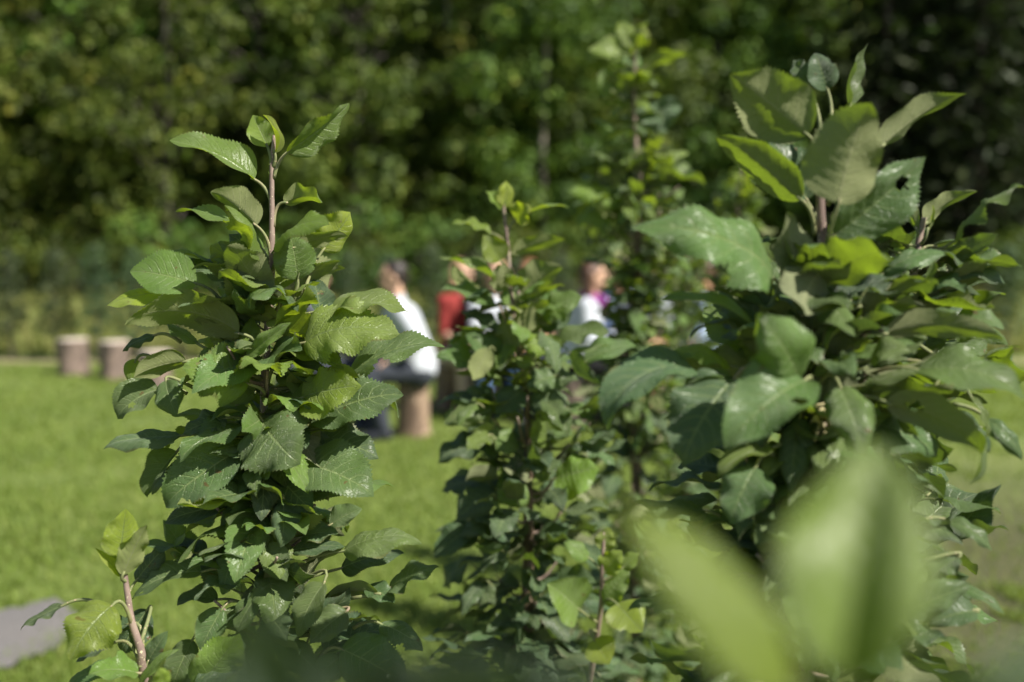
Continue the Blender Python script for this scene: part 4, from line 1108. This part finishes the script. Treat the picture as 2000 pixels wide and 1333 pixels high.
# ---- tallest tree --------------------------------------------------------
rT = np.random.default_rng(14)
TS = stem_path([(1240, 60, 0), (1241, 130, 0), (1238, 190, 0), (1243, 300, 0), (1245, 450, 0), (1245, 650, 0), (1243, 850, 0), (1243, 1100, 0)], 2.3)
tall = apple_root(TS, "tallest young apple tree, blurred behind, its bare tip rising against the wood")
trunk_obj(TS, .0021, .012, tall, rT, CAM_H + .05, lambda g: spurs(g, TS, .7, 1.55, 60, .10, rT, .0028))
rows = [('I', 1238, 95, 1205, 45, .5, 20, 20, 10, .12, 0, 0), ('I', 1240, 95, 1258, 50, .6, 10, 20, 10, .10, 0, 0), ('I', 1227, 122, 1148, 98, .40, 62, 18, 30, .35, 0, -2),
        ('I', 1250, 142, 1340, 108, .44, 95, 20, 55, .45, 0, -2), ('I', 1196, 142, 1172, 190, .62, -20, 20, 20, .55, 0, -1), ('I', 1240, 160, 1192, 142, .40, 100, 20, 20, .40, 0, -1),
        ('I', 1283, 195, 1303, 258, .80, -8, 16, 15, .92, 0, -1), ('I', 1238, 220, 1282, 185, .5, 90, 20, 20, .5, 0, 0), ('I', 1215, 300, 1168, 345, .45, 100, 20, 60, .7, 0, -1),
        ('I', 1250, 335, 1310, 285, .70, 130, 20, 20, .6, -2, -3), ('I', 1260, 345, 1345, 300, .40, 60, 20, 35, .5, 0, -1), ('I', 1255, 360, 1350, 330, .40, 70, 20, 25, .7, 0, -1),
        ('I', 1225, 335, 1150, 360, .40, 100, 20, 25, .7, 0, 0), ('I', 1150, 265, 1148, 290, .6, 0, 10, 10, .3, 3, 3), ('I', 1200, 260, 1150, 235, .4, 90, 20, 25, .5, 2, 2),
        ('I', 1265, 370, 1380, 365, .42, 90, 20, 35, .6, 0, -1), ('I', 1215, 400, 1110, 375, .45, 60, 20, 25, .2, 0, 0), ('I', 1190, 420, 1125, 440, .7, 20, 15, 20, .5, 0, 0)]
leaf_table(rows, 2.3, TS, tall, rT, pr=.0016, wmul=1.45)
tb = Bag()
pt_ = lambda z: np.interp(z, [.5, .9, 1.1, 1.2, 1.36, 1.42, 1.52, 1.58, 1.64], [.2, .2, .16, .11, .11, .18, .17, .13, .05])
fill_leaves(tb, TS, .45, 1.0, 260, pt_, rT, (.05, .08), (.75, 1.0), False)
fill_leaves(tb, TS, 1.0, 1.62, 430, pt_, rT, (.045, .078), (.25, 1.0), False)
fill_leaves(tb, TS, 1.58, 1.88, 34, lambda z: .085, rT, (.05, .075), (.2, .9), False)
o = tb.build('crown', [M_LEAF, M_PET], tall); keep_world(o, tall)

# ---- trees further along the row -----------------------------------------
def far_apple(px, top, d, seed, n, label, age=(.2, .9)):
    r_ = np.random.default_rng(seed)
    st = stem_path([(px, top, 0), (px + 3, top + 60, 0), (px - 4, 500, 0), (px + 5, 750, 0), (px, 900, 0)], d)
    root = apple_root(st, label); zt = st[0][2]
    trunk_obj(st, .0022, .014, root, r_, zt - .5, lambda g: spurs(g, st, .5, zt - .1, 40, .1, r_, .0026))
    b = Bag(); pf_ = lambda z: np.interp(z, [.3, .6, zt - .4, zt - .12, zt], [.16, .21, .18, .08, .03])
    fill_leaves(b, st, .35, zt - .1, n, pf_, r_, (.045, .075), age, False)
    fill_leaves(b, st, zt - .1, zt + .02, 10, pf_, r_, (.035, .055), (.05, .4), False)
    o = b.build('crown', [M_LEAF, M_PET], root); keep_world(o, root)
far_apple(1450, 325, 3.1, 31, 700, "light green blurred apple tree seen between the tallest and the nearest apple tree")
far_apple(1345, 455, 3.9, 32, 620, "blurred low apple tree just right of the tallest apple tree")
far_apple(1640, 430, 3.6, 33, 420, "blurred apple tree hidden behind the nearest apple tree", (.4, 1.0))

# ---- foreground shoot close to the lens ----------------------------------
rN = np.random.default_rng(15)
def near_stem(px, d, py0=1420):
    q = [P(px, py0, d), P(px + 10, py0 + 250, d + .005)]; e = q[-1]
    return smooth_path(q + [np.array([e[0], e[1], .5]), np.array([e[0], e[1], -.05])], 6)
NS = near_stem(1555, .22, 1680)
near = empty('apple_shoot', (NS[-1][0], NS[-1][1], 0), "two big blurred bright green leaves of an apple shoot right in front of the lens", 'apple shoot', 'apple shoots in front of the lens')
g = Bag(); tv, tf, tu = tube(NS, np.linspace(.0022, .007, len(NS)), 10, .04, rN); g.add(tv, tf, tu); o = g.build('stem', [M_STEM], near); keep_world(o, near)
rows = [('F', 940, 1310, 140, 430, .42, 26, 22, 20, .05, 0, 1.0, dict(at=(960, 1900), wave=.04, twist=0, pr=.0011)),
        ('F', 1195, 1270, 1350, 170, .76, -12, 42, 10, .42, 0, 3, dict(at=(1000, 1900), wave=.04, twist=0, pr=.0011)),
        ('F', 1500, 1760, 2120, 1040, .62, -35, 15, 25, .95, -3, -4, dict(at=(1050, 2000), pr=.0011))]
leaf_table(rows, .225, NS, near, rN, pr=.0011)
NS2 = near_stem(640, .21, 1800)
near2 = empty('apple_shoot', (NS2[-1][0], NS2[-1][1], 0), "very dark blurred apple shoot at the bottom centre in front of the lens", 'apple shoot', 'apple shoots in front of the lens')
g = Bag(); tv, tf, tu = tube(NS2, np.linspace(.002, .006, len(NS2)), 10, .04, rN); g.add(tv, tf, tu); o = g.build('stem', [M_STEM], near2); keep_world(o, near2)
rows = [('I', x, 1640 + 8 * (k % 3), x + dx, y, .95, -60, 8, 15, 1.0, k * .35, k * .35) for k, (x, dx, y) in enumerate([(470, 5, 1285), (550, -15, 1175), (630, 10, 1270), (720, 5, 1290), (800, 15, 1270), (880, 10, 1255), (960, 15, 1262), (1040, 20, 1275), (1120, 25, 1290)])]  # shade put into the darkest age tint; blades also turned from the sun
for q in range(len(rows)): rows[q] = rows[q] + (dict(at=(rows[q][1] + 20, 1800), wave=.04, twist=0, pr=.001, roll=(.2, .2)),)
leaf_table(rows, .20, NS2, near2, rN)
